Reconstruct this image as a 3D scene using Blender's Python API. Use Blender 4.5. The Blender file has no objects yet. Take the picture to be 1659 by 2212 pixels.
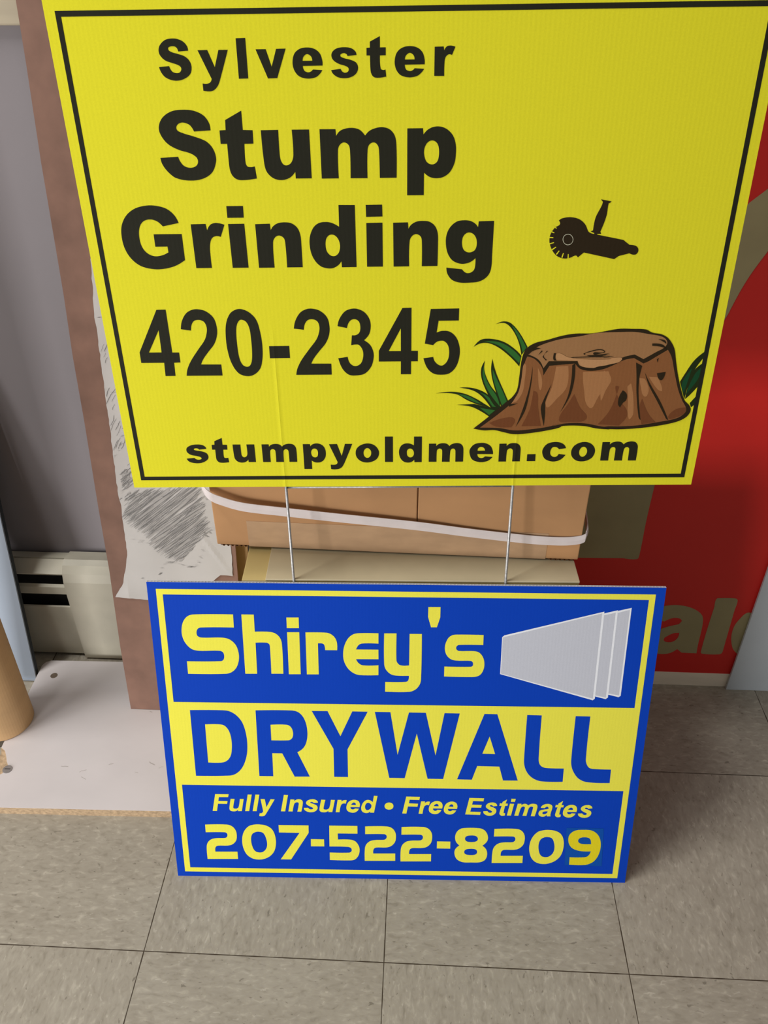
import bpy, bmesh, math, random
from mathutils import Vector, Matrix
from mathutils.geometry import tessellate_polygon
SC = bpy.context.scene
COL = SC.collection

# ------------------------------------------------------------------ camera
cam_data = bpy.data.cameras.new('camera')
cam_data.sensor_fit = 'HORIZONTAL'
cam_data.sensor_width = 36.0
cam_data.lens = 1774.5 / 1659.0 * 36.0
cam_data.clip_start = 0.02
camera = bpy.data.objects.new('camera', cam_data)
COL.objects.link(camera)
RIGHT = Vector((0.9989336816, 0.0461608512, 0.0008218938))
UP = Vector((-0.0274860362, 0.5803134765, 0.8139292272))
FWD = Vector((-0.0370947099, 0.8130839101, -0.5809634564))
camera.matrix_world = Matrix(((RIGHT.x, UP.x, -FWD.x, 0.3276), (RIGHT.y, UP.y, -FWD.y, -0.5101),
                              (RIGHT.z, UP.z, -FWD.z, 1.0592), (0, 0, 0, 1)))
SC.camera = camera

# ------------------------------------------------------------------ light
world = bpy.data.worlds.new('world')
SC.world = world
world.use_nodes = True
world.node_tree.nodes['Background'].inputs[0].default_value = (1.0, 0.97, 0.93, 1)
world.node_tree.nodes['Background'].inputs[1].default_value = 0.22
def area(name, loc, target, sx, sy, watts, color):
    l = bpy.data.lights.new(name, 'AREA')
    l.shape = 'RECTANGLE'; l.size = sx; l.size_y = sy; l.energy = watts; l.color = color
    o = bpy.data.objects.new(name, l)
    o.location = loc
    o.rotation_euler = (Vector(target) - Vector(loc)).to_track_quat('-Z', 'Y').to_euler()
    COL.objects.link(o)
    return o
area('window_light', (-0.85, -1.6, 0.36), (0.2, 0.3, 0.12), 0.45, 0.6, 22, (1.0, 0.98, 0.97))
area('window_light', (-1.85, -0.7, 0.40), (0.2, 0.3, 0.12), 0.35, 0.7, 12, (1.0, 0.98, 0.97))
area('ceiling_light', (-1.1, -0.2, 2.9), (0.2, 0.0, 0.0), 0.9, 0.3, 48, (1.0, 0.98, 0.95))
SC.view_settings.view_transform = 'Standard'
SC.view_settings.look = 'None'
SC.view_settings.gamma = 1
SC.view_settings.use_curve_mapping = False
SC.view_settings.exposure = 0.06

# ------------------------------------------------------------------ outlines of lettering, prints and torn edges (mm)
LETTERS = {}
LETTERS['Stump'] = [["127.2,357.1 126.5,363.1* 122.5,368.9* 114.5,372.7* 105.2,373.7* 94.8,372.5* 86,367.4* 82,360.1* 83,353.4* 88.4,346.3* 97.3,341.6* 106.5,338.9* 111.8,335.6* 113,331.9* 110.9,328.3* 105.4,326.7* 99.9,328.4* 96.8,332.5* 95.7,336 79.6,335.2 80.7,329.9* 84.7,323.7* 91.4,318.3* 104.4,316* 116.1,317.6* 124.7,322.8* 129.1,331.8* 129,338.2* 126.4,344.2* 121.7,348.6* 112.6,352.1* 103.5,354.8* 98.2,357.2* 97.3,359.8* 99.6,362.6* 103.7,363.6* 108.8,362* 111.4,359* 112.5,356.4"], ["155.7,372.4 141,365.2 140.5,357.2 135.1,357 134.9,346.1 140.7,346.1 140.5,333.2* 140.8,324.7* 142.8,319.4* 147,316.4* 153.5,315.9* 164.4,317.1 163.4,327.3 159.9,326.7* 156.7,327.4* 155.4,330.7* 155.9,345.9 163.9,346 164.2,356.8 155.6,357.1"], ["171.4,356.7 186.7,356.8 186.5,336.8* 187.2,331.9* 189.8,328.2* 193.8,328.2* 197,331* 198.7,336.6* 198.6,356.8 213.8,356.8 213.9,316.7 199.5,316.7 199.5,322.4 195.7,318.4* 191.1,316.2* 184.9,315.6* 178.5,317.7* 173.6,323.1* 172,331.3*"], ["223,356.9 237,356.8 237.3,351.3 240.7,355.2* 245.9,357.2* 252.4,357.6* 258.3,356* 262.9,351.4 266.4,354.9* 271.6,357.1* 278,357.9* 284.4,356.2* 288.7,351.5* 290.3,344* 290.4,316.4 275.3,316.4 274.9,339.4* 273.9,343.4* 270.7,345.8* 266.6,344.2* 264.8,339.9* 264.2,316.3 249,316.4 249.2,339.7* 248,344.1* 244.2,346.1* 240.3,344.1* 238.5,339.8* 238.3,316.4 223,316.4"], ["300,356.7 313.7,356.7 314.1,351.6 317.8,355.4* 322.9,357.6* 328.8,357.8* 334.8,355.6* 340.1,350.5* 342.7,343.4* 343.1,336.2* 342.1,328.2* 338.4,320.9* 333.2,316.9* 327.1,315.6* 320.5,316.6* 315,320.4 315,301.3 299.9,301.3", "322.2,346.8* 326.1,344.8* 327.9,340.4* 328,334* 326.4,329.2* 322.1,327.1* 317.3,329.3* 315,334.9* 315.2,340.5* 317.9,345.2*"]]
LETTERS['Grinding'] = [["88.2,279.3 85.1,286.2* 78.7,291.9* 70.1,294.5* 61.2,295* 49.9,292.6* 40.8,286.7* 34.8,277.6* 33,267.1* 34.2,256.4* 38.6,247.3* 46.8,240.3* 59.4,237.2* 70.7,237.8* 80.5,240.5* 89.5,245.4 89.6,269.4 63.3,269.4 63.2,258.1 74.7,258.1 74.8,252.8 68.8,250.2* 61.3,249.3* 54.8,252.1* 50.6,258* 49.4,266* 50.5,274* 53.7,279.6* 58.2,282.2* 63.7,282.6* 68.9,280.6* 73,276.4"], ["99.2,278 113.1,278.2 113.8,272.4 117.1,277.2* 121.4,278.9* 125.9,278.6* 130.5,277.3 125.9,266.5 121.8,267.2* 117.5,265.3* 114.9,259.1* 114.2,249.3* 114.2,237.9 99.3,237.9"], ["134.1,293.7 149.4,293.7 149.1,283.4 134,283.4"], ["134,277.9 149,278 149.2,237.8 134.1,237.8"], ["237.1,293.6 252,293.4 252,237.4 238.1,237.3 237.9,242.8 234.2,238.9* 229.5,236.6* 224.4,236.5* 218.5,238.2* 213.2,243.2* 209.8,250.3* 208.6,259.3* 209.5,266.6* 212.9,273.8* 218,277.8* 224.7,278.8* 230.5,277.8* 236.9,274.4", "230,267.5* 233.3,266.2* 236,262.5* 237.1,257.4* 236.2,252.1* 233.8,248.8* 230.4,247.7* 227.1,248.9* 224.3,252.6* 223.5,258* 224.2,263.2* 226.6,266.5*"], ["262,293.4 277,293.5 277.2,283.1 262.2,282.9"], ["262.2,277.5 277.1,277.7 277,237.6 262,237.6"], ["287,277.5 300.7,277.7 301.1,271.9 303.8,275.6* 308.5,278.2* 314.6,278.8* 320.8,277.9* 325.9,273.9* 328.4,267.5* 328.8,259.2* 328.7,237.7 313.9,237.6 313.7,260.8* 312.5,265* 308.5,267.1* 304.7,265.5* 302.3,260.9* 301.9,237.6 287.2,237.5"], ["380.1,278.2 366,277.9 365.6,272.7 362.6,276.1* 357.9,278.4* 352,279* 345.5,277.8* 339.5,272.6* 336.4,265.1* 336.4,256* 338.6,248.3* 343.1,242.5* 350.7,239.5* 357,240* 361.3,241.9* 364.5,244.6 364.4,237.2* 363.2,233.3* 359.8,230.9* 355.8,231* 352.1,234.3 337.2,236 338.3,230.4* 342.4,224.8* 349.7,221.9* 360.1,221.6* 369.7,222.9* 376.6,227.6* 379.6,234.7* 379.9,248.7*", "357.5,268.1* 361.8,266.4* 364.6,261.8* 364.9,255.7* 362.9,251.5* 357.8,249.9* 353.4,252* 351.4,256.6* 351.5,262.7* 353.7,266.5*"], ["159.1,277.5 172.8,277.8 173.1,271.9 175.9,275.7* 180.5,278.2* 186.7,278.9* 192.9,277.9* 198,273.9* 200.4,267.5* 200.8,259.2* 200.8,237.7 186,237.7 185.8,260.9* 184.5,265.1* 180.6,267.1* 176.7,265.5* 174.4,261* 174,237.6 159.2,237.6"]]
LETTERS['Sylvester'] = [["115.6,418.3 115.1,421.6* 112.3,424.9* 108,426.8* 103.6,427.3* 97.7,426.5* 92.7,423* 90.8,419.1* 91.5,415.1* 95.1,411.5* 100.2,409.6* 105,408.1* 107.6,406.5* 108,404.4* 106.2,402.2* 103.2,401.8* 100.4,402.7* 98.7,404.9* 98,407.1 89.3,406.5 90.4,402.8* 93.2,399.1* 98.3,396.7* 104.1,396.1* 110.2,397.6* 115.2,401* 116.9,406.1* 115.7,410.9* 112,414.2* 106.9,415.9* 101.3,417.5* 99.1,419.1* 99.3,420.8* 102.8,421.7* 105.9,420.9* 107.3,417.8"], ["123.6,418.5 131.8,418.6 136.7,405.7 141.2,418.5 149.1,418.5 140.8,398.1* 138,392.2* 134.2,388.6* 130.3,387.6* 124.8,388.2 124.8,393.7 128.1,393.3* 131.6,394.6* 133,397.1"], ["156.6,426.8 164.6,427 164.3,397 156.3,396.9"], ["172.5,418.6 181,418.6 185,405.5 189.8,418.7 197.8,418.8 189.1,397 181.2,396.8"], ["314.5,405.8 314.4,409.6* 312.6,414.7* 308.4,418.1* 302.2,419.3* 295.7,418.3* 291,414.6* 289.2,407.9* 290.6,402* 294.4,397.9* 301.5,396.2* 308.1,397.1* 311.6,399.4* 314.2,402.4 306.1,403 304.4,401.5* 301.9,400.9* 299.1,401.9* 298,403.8* 297.8,405.7", "297.8,409.5 298.4,412* 300.3,413.8* 302.2,414.4* 304.5,413.3* 305.7,411.6* 306,409.5"], ["257.2,413.4 256.2,416.1* 252.5,418.5* 246.7,419.2* 240.9,418.5* 237.3,416.3* 236,413.3* 237.4,409.9* 241.9,407.1* 247.3,405.5* 250,403.9* 249.9,401.5* 247.1,400.3* 244.8,401.2* 243.4,403.3 235.3,402.4 236.9,399.6* 240.8,397.1* 246.2,396.2* 252.1,397* 256.5,399.7* 258.2,403.8* 256.8,407.6* 252.2,409.8* 246.8,411.1* 243.7,412.5* 243.8,413.9* 246.5,414.9* 248.8,414.1* 249.5,412.7"], ["277,426.9 268.6,423 268.5,418.6 265.7,418.5 265.6,412.9 268.5,412.9 268.7,402.7* 269.4,399.2* 271.7,396.7* 276,396.2* 282,397 281.4,402.4 279.2,402* 277.3,403.2* 276.8,412.8 281.7,412.9 281.8,418.7 276.9,418.7"], ["322.8,418.6 330.3,418.7 330.8,415.8 332.6,418.5* 335.7,419.3* 340.1,418.4 337.4,412.4 334.7,412.9* 332,410.7* 331.2,406* 331.2,396.9 322.8,397"], ["228.2,405.9 228.1,409.7* 226.4,414.8* 222.1,418.2* 215.9,419.4* 209.4,418.4* 204.7,414.7* 202.9,408* 204.3,402.1* 208.2,398* 215.2,396.3* 221.9,397.2* 225.4,399.5* 227.9,402.5 219.9,403.1 218.1,401.6* 215.6,401* 212.9,402* 211.7,403.9* 211.5,405.8", "211.5,409.6 212.1,412.1* 214,414* 215.9,414.5* 218.3,413.4* 219.4,411.7* 219.7,409.6"]]
LETTERS['phone'] = [["54.9,198 64,198.1 64.2,154.4 71.1,154.4 71,143.9 64.5,143.6 64,129.6 53.8,129.5 54.5,143.7 31.2,143.7 31.3,154.8", "54,177.6 53.5,154.6 40.7,154.6"], ["76.2,178.3 78.4,186.6* 83.4,194.1* 89.3,197.5* 95.3,198.2* 103.4,195.9* 110,189.3* 112.1,179.2* 111.1,171* 107.4,162.7* 100.9,155* 94.9,147.6* 91.6,141.6 112.1,141.4 112.1,129.6 75.4,129.6 77.2,136.6* 82,145.6* 91.1,157.7* 98.4,167* 101.6,175.2* 101.9,181.3* 99.7,185.9* 95,187.6* 90.3,186.5* 87.3,182.4* 86.2,176.9"], ["137.7,198* 145.7,194.5* 151.9,186.9* 154.7,173.7* 155.5,160.3* 154.3,146.6* 150.8,136* 143,129.6* 134.8,129.1* 128,132.9* 122.5,143.7* 120,158.5* 120.1,173* 121.9,184.2* 126.3,193.2* 131.7,197.1*", "138.1,187.3* 141.8,185* 144.2,178.9* 144.9,168.6* 144.7,155.1* 143.4,144.6* 140.9,139.8* 137.3,138.8* 133.4,141.5* 131.1,148.9* 130.4,161.5* 130.7,173.9* 132.1,182* 135,186.6*"], ["162.2,160.2 182.4,160.3 182.3,147.7 162.1,147.6"], ["231.5,180.1 233.6,187.2* 239.1,194.6* 245.4,197.2* 251.6,197.1* 258.8,193.4* 263.3,186.4* 264.2,179* 262.4,171.5* 257.3,165.5 263.3,160.6* 266.3,153.4* 266.4,146.7* 263.8,137.8* 257.2,130.5* 248.5,128.6* 241,129.5* 234.8,135.8* 230.9,147 240.4,148.4 242,142.5* 245.6,139.1* 249.4,138.8* 253.8,141.8* 256.1,149* 255.5,155.7* 252.1,160.7* 248.5,161.2* 244.4,160.5 245.4,170.7 249.8,171* 253,173.7* 254,179.1* 252.8,184.4* 249.2,186.9* 245.1,186.1* 242.3,182.9* 240.7,178.1"], ["295.5,197.6 304.3,197.8 304.3,154.2 310.9,154.1 310.9,143.2 304.1,143.1 304.1,129.5 293.8,129.5 293.9,143.2 271.6,143.2 271.8,154.4", "293.9,177.3 293.9,154 281.7,154"], ["323.1,196.4 350.7,196.7 350.7,184.7 330.9,184.6 329.2,172.7 334.8,174.4* 342.1,173.5* 348.5,168* 352.3,158.2* 352.6,148.2* 349.5,137.1* 343.3,130.3* 335.8,128.7* 327.2,129.9* 320.7,135.6* 316.5,146.3 326.3,147.6 328,142.9* 332.4,138.9* 336.6,138.9* 340.8,143.9* 342.2,151.6* 340.9,159.4* 337.1,163.8* 333.4,164.3* 329.7,163.3* 326.1,159.9 317.7,161.5"], ["188.2,178 190.4,186.2* 195.3,193.7* 201.1,197.1* 207,197.8* 215,195.5* 221.6,188.9* 223.6,178.9* 222.6,170.8* 218.9,162.6* 212.5,154.9* 206.7,147.6* 203.4,141.6 223.6,141.4 223.6,129.7 187.4,129.7 189.1,136.6* 193.9,145.6* 202.9,157.6* 210,166.8* 213.2,174.9* 213.5,181* 211.4,185.5* 206.7,187.3* 202.1,186.1* 199.2,182.1* 198,176.7"]]
LETTERS['web'] = [["85.2,46.7 84.6,49.1* 81.1,51.4* 75.1,52* 68.9,50.9* 64.4,47.8* 64.1,43.2* 67.9,39.8* 74.9,38.1* 78.3,36.7* 78.6,34.8* 75.3,33.8* 72.4,34.7* 71.3,36 62.7,35.3 64.8,31.8* 70.7,29.8* 78,30* 84,32.9* 86.5,36.8* 85,41.4* 80.2,43.7* 74.2,44.9* 71.8,46* 73,47.4* 76.1,47.3* 77.4,46"], ["217,51.4 225.6,51.6 230.1,37.3 234.1,51.7 241.9,51.6 234.2,32.4* 230.3,24.4* 226.6,21.8* 221.4,21.2* 218.1,21.6 217.8,27 222.2,26.8* 224.6,27.9* 225.4,30.2"], ["257.9,52* 264.2,50.6* 268.6,46.4* 270.3,40.7* 268.4,34.5* 263.8,30.8* 257.4,29.3* 251,30.8* 246.5,35.2* 245.2,40.9* 246.8,46.5* 251.5,50.4*", "257.8,46.6* 260.8,44.7* 261.9,40.8* 260.6,36.6* 257.5,34.8* 254.7,36.6* 253.6,40.8* 254.9,44.8*"], ["276.7,59.9 285.2,59.9 285.1,29.8 276.5,29.9"], ["392.1,38.5 391.7,42.2* 389.3,47.8* 384.1,51.2* 378.1,51.8* 371.6,50.1* 367.3,44.6* 367.2,38.9* 370.3,32.1* 378.1,29* 385.2,29.7* 389.2,32* 391.9,35.1 383.6,35.8 381.9,34.3* 379.4,33.8* 376.8,34.9* 375.7,36.8* 375.4,38.7", "375.5,42.5 376.1,45.6* 379.1,47.2* 382.1,45.9* 383.5,42.7"], ["428.7,38.1 437.6,38.2 437.8,29.8 428.7,29.8"], ["469.3,45 467.2,48.9* 462.4,51.7* 455.9,52.3* 449,50.2* 445,44.6* 444.6,39.5* 447.2,33.3* 452.3,30.1* 458.5,29.2* 464.9,31.5* 469.7,37.1 462.2,38.2 460.4,35.5* 457.5,34.6* 454.3,36.4* 453,39.5* 453.6,44* 455.4,46.2* 458.4,46.5* 460.9,45.1* 462,43.8"], ["103.3,59.6 95,55.8 94.7,51.6 91.6,51.5 91.5,45.8 94.8,45.8 94.7,39.1* 94.8,34.6* 96,31.8* 98.3,30.3* 102.1,30* 108.2,30.6 107.7,36 105.6,35.7* 103.8,36* 103.1,37.7* 103.4,45.7 107.9,45.7 108.1,51.4 103.2,51.6"], ["114,51.7 122.4,51.7 122.3,41.2* 122.6,38.7* 124.1,36.7* 126.2,36.7* 128,38.2* 128.9,41.1* 128.8,51.7 137.2,51.7 137.2,30.7 129.3,30.7 129.3,33.7 127.3,31.6* 124.8,30.4* 121.4,30.1* 117.9,31.2* 115.2,34.1* 114.3,38.3*"], ["145,51.7 152.6,51.7 152.8,48.8 154.7,50.8* 157.5,51.9* 161,52.1* 164.3,51.3* 166.8,48.9 168.7,50.7* 171.6,51.9* 175.1,52.2* 178.6,51.4* 180.9,48.9* 181.8,45* 181.8,30.6 173.5,30.6 173.4,42.6* 172.8,44.7* 171.1,45.9* 168.8,45.1* 167.8,42.9* 167.5,30.6 159.2,30.6 159.3,42.8* 158.7,45* 156.6,46.1* 154.4,45.1* 153.5,42.8* 153.3,30.6 145,30.6"], ["189.1,51.7 196.7,51.7 197,49 199,51.1* 201.8,52.2* 205.2,52.3* 208.5,51.2* 211.5,48.4* 212.9,44.6* 213.2,40.7* 212.6,36.4* 210.5,32.5* 207.6,30.3* 204.2,29.6* 200.5,30.2* 197.5,32.2 197.5,21.9 189.1,21.9", "201.5,46.4* 203.7,45.3* 204.7,43* 204.7,39.5* 203.8,36.9* 201.4,35.8* 198.7,37* 197.5,40* 197.6,43* 199.1,45.6*"], ["307.6,59.7 316,59.7 316,29.5 308.2,29.4 308,32.4 306,30.3* 303.3,29.1* 300.4,29* 297.1,29.9* 294.2,32.6* 292.3,36.5* 291.6,41.3* 292.1,45.2* 294,49.1* 296.9,51.2* 300.6,51.8* 303.9,51.3* 307.5,49.4", "303.6,45.7* 305.5,45* 307,43* 307.6,40.3* 307.1,37.4* 305.7,35.7* 303.8,35.1* 302,35.7* 300.4,37.7* 300,40.6* 300.3,43.4* 301.7,45.2*"], ["323.5,51.3 331.2,51.3 331.3,48.3 333.2,50.4* 336,51.5* 339.6,51.7* 342.8,50.8* 345.3,48.3 347.2,50.2* 350.1,51.4* 353.6,51.8* 357.1,50.9* 359.4,48.4* 360.3,44.4* 360.4,29.7 352.1,29.7 351.9,41.9* 351.4,44.1* 349.6,45.4* 347.4,44.5* 346.4,42.2* 346,29.6 337.7,29.7 337.8,42.1* 337.2,44.4* 335.1,45.5* 332.9,44.5* 332,42.2* 331.9,29.7 323.5,29.7"], ["398.3,50.7 405.9,50.8 406.1,47.7 407.6,49.7* 410.1,51* 413.5,51.4* 417,50.9* 419.8,48.8* 421.1,45.4* 421.3,41* 421.3,29.6 413.1,29.6 413.1,41.9* 412.3,44.1* 410.2,45.2* 408,44.3* 406.8,41.9* 406.5,29.5 398.4,29.5"], ["488,52.2* 494.3,50.7* 498.9,46.4* 500.5,40.7* 498.6,34.3* 493.9,30.5* 487.5,29.1* 481.1,30.6* 476.5,35.1* 475.2,40.9* 476.9,46.6* 481.6,50.6*", "487.9,46.6* 490.9,44.8* 492.1,40.7* 490.8,36.5* 487.6,34.6* 484.8,36.5* 483.7,40.8* 485,44.8*"], ["507.2,51.9 515.1,51.9 515.3,48.9 517.2,51* 520.2,52.1* 523.8,52.4* 527.2,51.5* 529.8,49 531.7,50.9* 534.7,52.1* 538.3,52.5* 541.9,51.6* 544.3,49* 545.3,44.9* 545.3,29.9 536.7,29.9 536.5,42.4* 536,44.6* 534.2,45.9* 531.9,45.1* 530.8,42.7* 530.5,29.9 521.9,30 522,42.6* 521.4,45* 519.2,46.1* 517,45* 516,42.7* 515.8,30 507.2,30"]]
LETTERS['shirey'] = [["99.9,403.4 99.8,385.7 59.8,385.2* 56,383.1* 54.3,378.5* 55.3,373.5* 60,371.4* 84.7,371.7* 93.5,369.4* 100.4,362.2* 103.4,352* 103.2,340.8* 99.7,330.4* 94,324.1* 86.4,321.3* 39.5,320.6 39.5,338.3 81,339* 84.4,341* 85.7,346.1* 84.6,351.3* 80.7,353.5* 54.9,353.2* 46.2,355.8* 39.5,364.1* 36.6,373.3* 36.7,383.3* 39.5,393.3* 45.7,400.6* 53.9,402.8*"], ["109.8,403.5 124.7,403.5 124.7,380.4 141.8,380.4* 149,378.5* 154.4,373* 156.7,364.8* 156.9,322.4 142.2,322.2 142.1,360* 141.2,363.7* 137.9,365.5* 124.9,365.3 124.7,321.9 110.1,321.7"], ["163.5,400.1 178.2,400.3 178.1,385.9 163.5,385.7"], ["163.6,380.2 178.3,380.4 178.3,322 163.7,321.8"], ["185.7,380.3 208.2,380.4* 214.8,379.1* 220.3,374.5* 223.3,367.4* 223.5,356.2 209,356.2 208.7,360.4* 207.5,364.2* 204.9,365.5* 200.4,365.4 200.4,322.1 185.8,321.9"], ["273.5,380.2 273.5,366.1 253.9,366* 249.4,363.6* 246.4,357.7 273.5,357.8 273.6,344.5 246.3,344.2 249.3,338.8* 254.5,335.7* 273.6,336 273.6,322 251.4,321.8* 243.9,324* 236.4,330.9* 231.7,341.1* 230.7,351.4* 232.3,362.5* 236.9,372.7* 243.6,378.6* 251.7,380.1*"], ["280.4,380.2 295.2,380.4 295.3,346.3* 296.3,340.4* 300.8,336.3* 311,336.4 310.9,379.9 325.6,380 325.9,317.2* 324.3,309.2* 319.3,302.2* 311.6,298.8* 281.9,298.6 282,312.6 307.1,313* 310.1,315* 311,321.7 294.1,321.9* 288.1,324.1* 282.6,330.4* 280.6,338.2*"], ["332.5,416.2 346.9,416.4 347,402.7 343.3,389.3 336.3,389.2 332.5,403"], ["399.6,379.6 399.8,365.9 371.1,365.7* 368.2,364.2* 367.3,361.3* 368.4,358.7* 371,357.3* 389.9,357.3* 395.9,355* 400.4,348.7* 402.3,341* 402,333.1* 399.4,326.2* 395.7,322.7* 389,321.1* 354,321.4 353.9,335.4 385.8,335.5* 388.3,336.9* 388.7,339.8* 387.6,342.7* 385,343.8* 368.5,343.9* 361.7,345.7* 356.4,351* 353.9,358.7* 354.2,366.4* 357.3,374.6* 361.4,378.4* 366.4,379.7*"]]
LETTERS['drywall'] = [["37.5,268 77.8,268.4* 87.2,266.9* 96.3,260.2* 103,248.5* 106.6,228.4* 106.3,207.9* 103,192.4* 96.9,179.2* 88.8,171.2* 80,168.6* 37.5,167.6", "55,247 74.3,247.3* 80.5,244.6* 85.3,235.6* 87.1,221.7* 86.3,207.6* 84,198.5* 79.3,192* 72.6,189* 54.9,188.8"], ["119.9,268.9 165,269.4* 173.3,267* 179.4,259.7* 183.2,247.3* 183.9,232.2* 181.4,219.4* 176.9,211.7* 170.3,206.7 185.3,168.9 165.6,168.5 150.9,204.6 138.1,204.6 137.9,168.7 119.9,168.7", "137.8,247.8 157.9,248.1* 163.1,245.1* 165.8,236.9* 164.9,229.3* 161.9,225.5* 157.6,224.5* 137.8,224.3"], ["190.3,269.1 210.1,269.2 225.7,231.9 241.1,269.2 260.3,269 234.5,212.1 234.7,169.1 216.8,169.1 216.6,212.6"], ["269.2,269 288.7,268.9 298.3,204.8 311.8,268.7 332.9,268.6 346.7,204.6 356.2,268.5 375.2,268.3 357.5,168.1 337.4,168.2 322.2,237.6 307.9,168.6 288,168.8"], ["406,268.1 422,267.9 453.7,167.3 434.7,167.1 428.8,188.8 400.5,189.2 394.5,167.7 375.4,167.9", "414.1,234.6 422.4,208 406.2,208.4"], ["459.2,267.4 477.3,267.1 478.1,202.1* 479.6,194.2* 483.3,189.5* 489.3,187.6* 511.3,187.2 511.5,166.4 483.6,166.8* 472.6,171.5* 464.8,180.3* 460.4,192.3* 459.5,206.6*"], ["519.5,266.6 537.7,266.4 538.1,201.6* 540.2,193.6* 543.9,188.6* 550,187.1* 571.5,186.6 572,165.5 543.4,166.3* 532.4,171* 524.9,180.5* 520.6,191.7* 519.5,204.4*"]]
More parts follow.
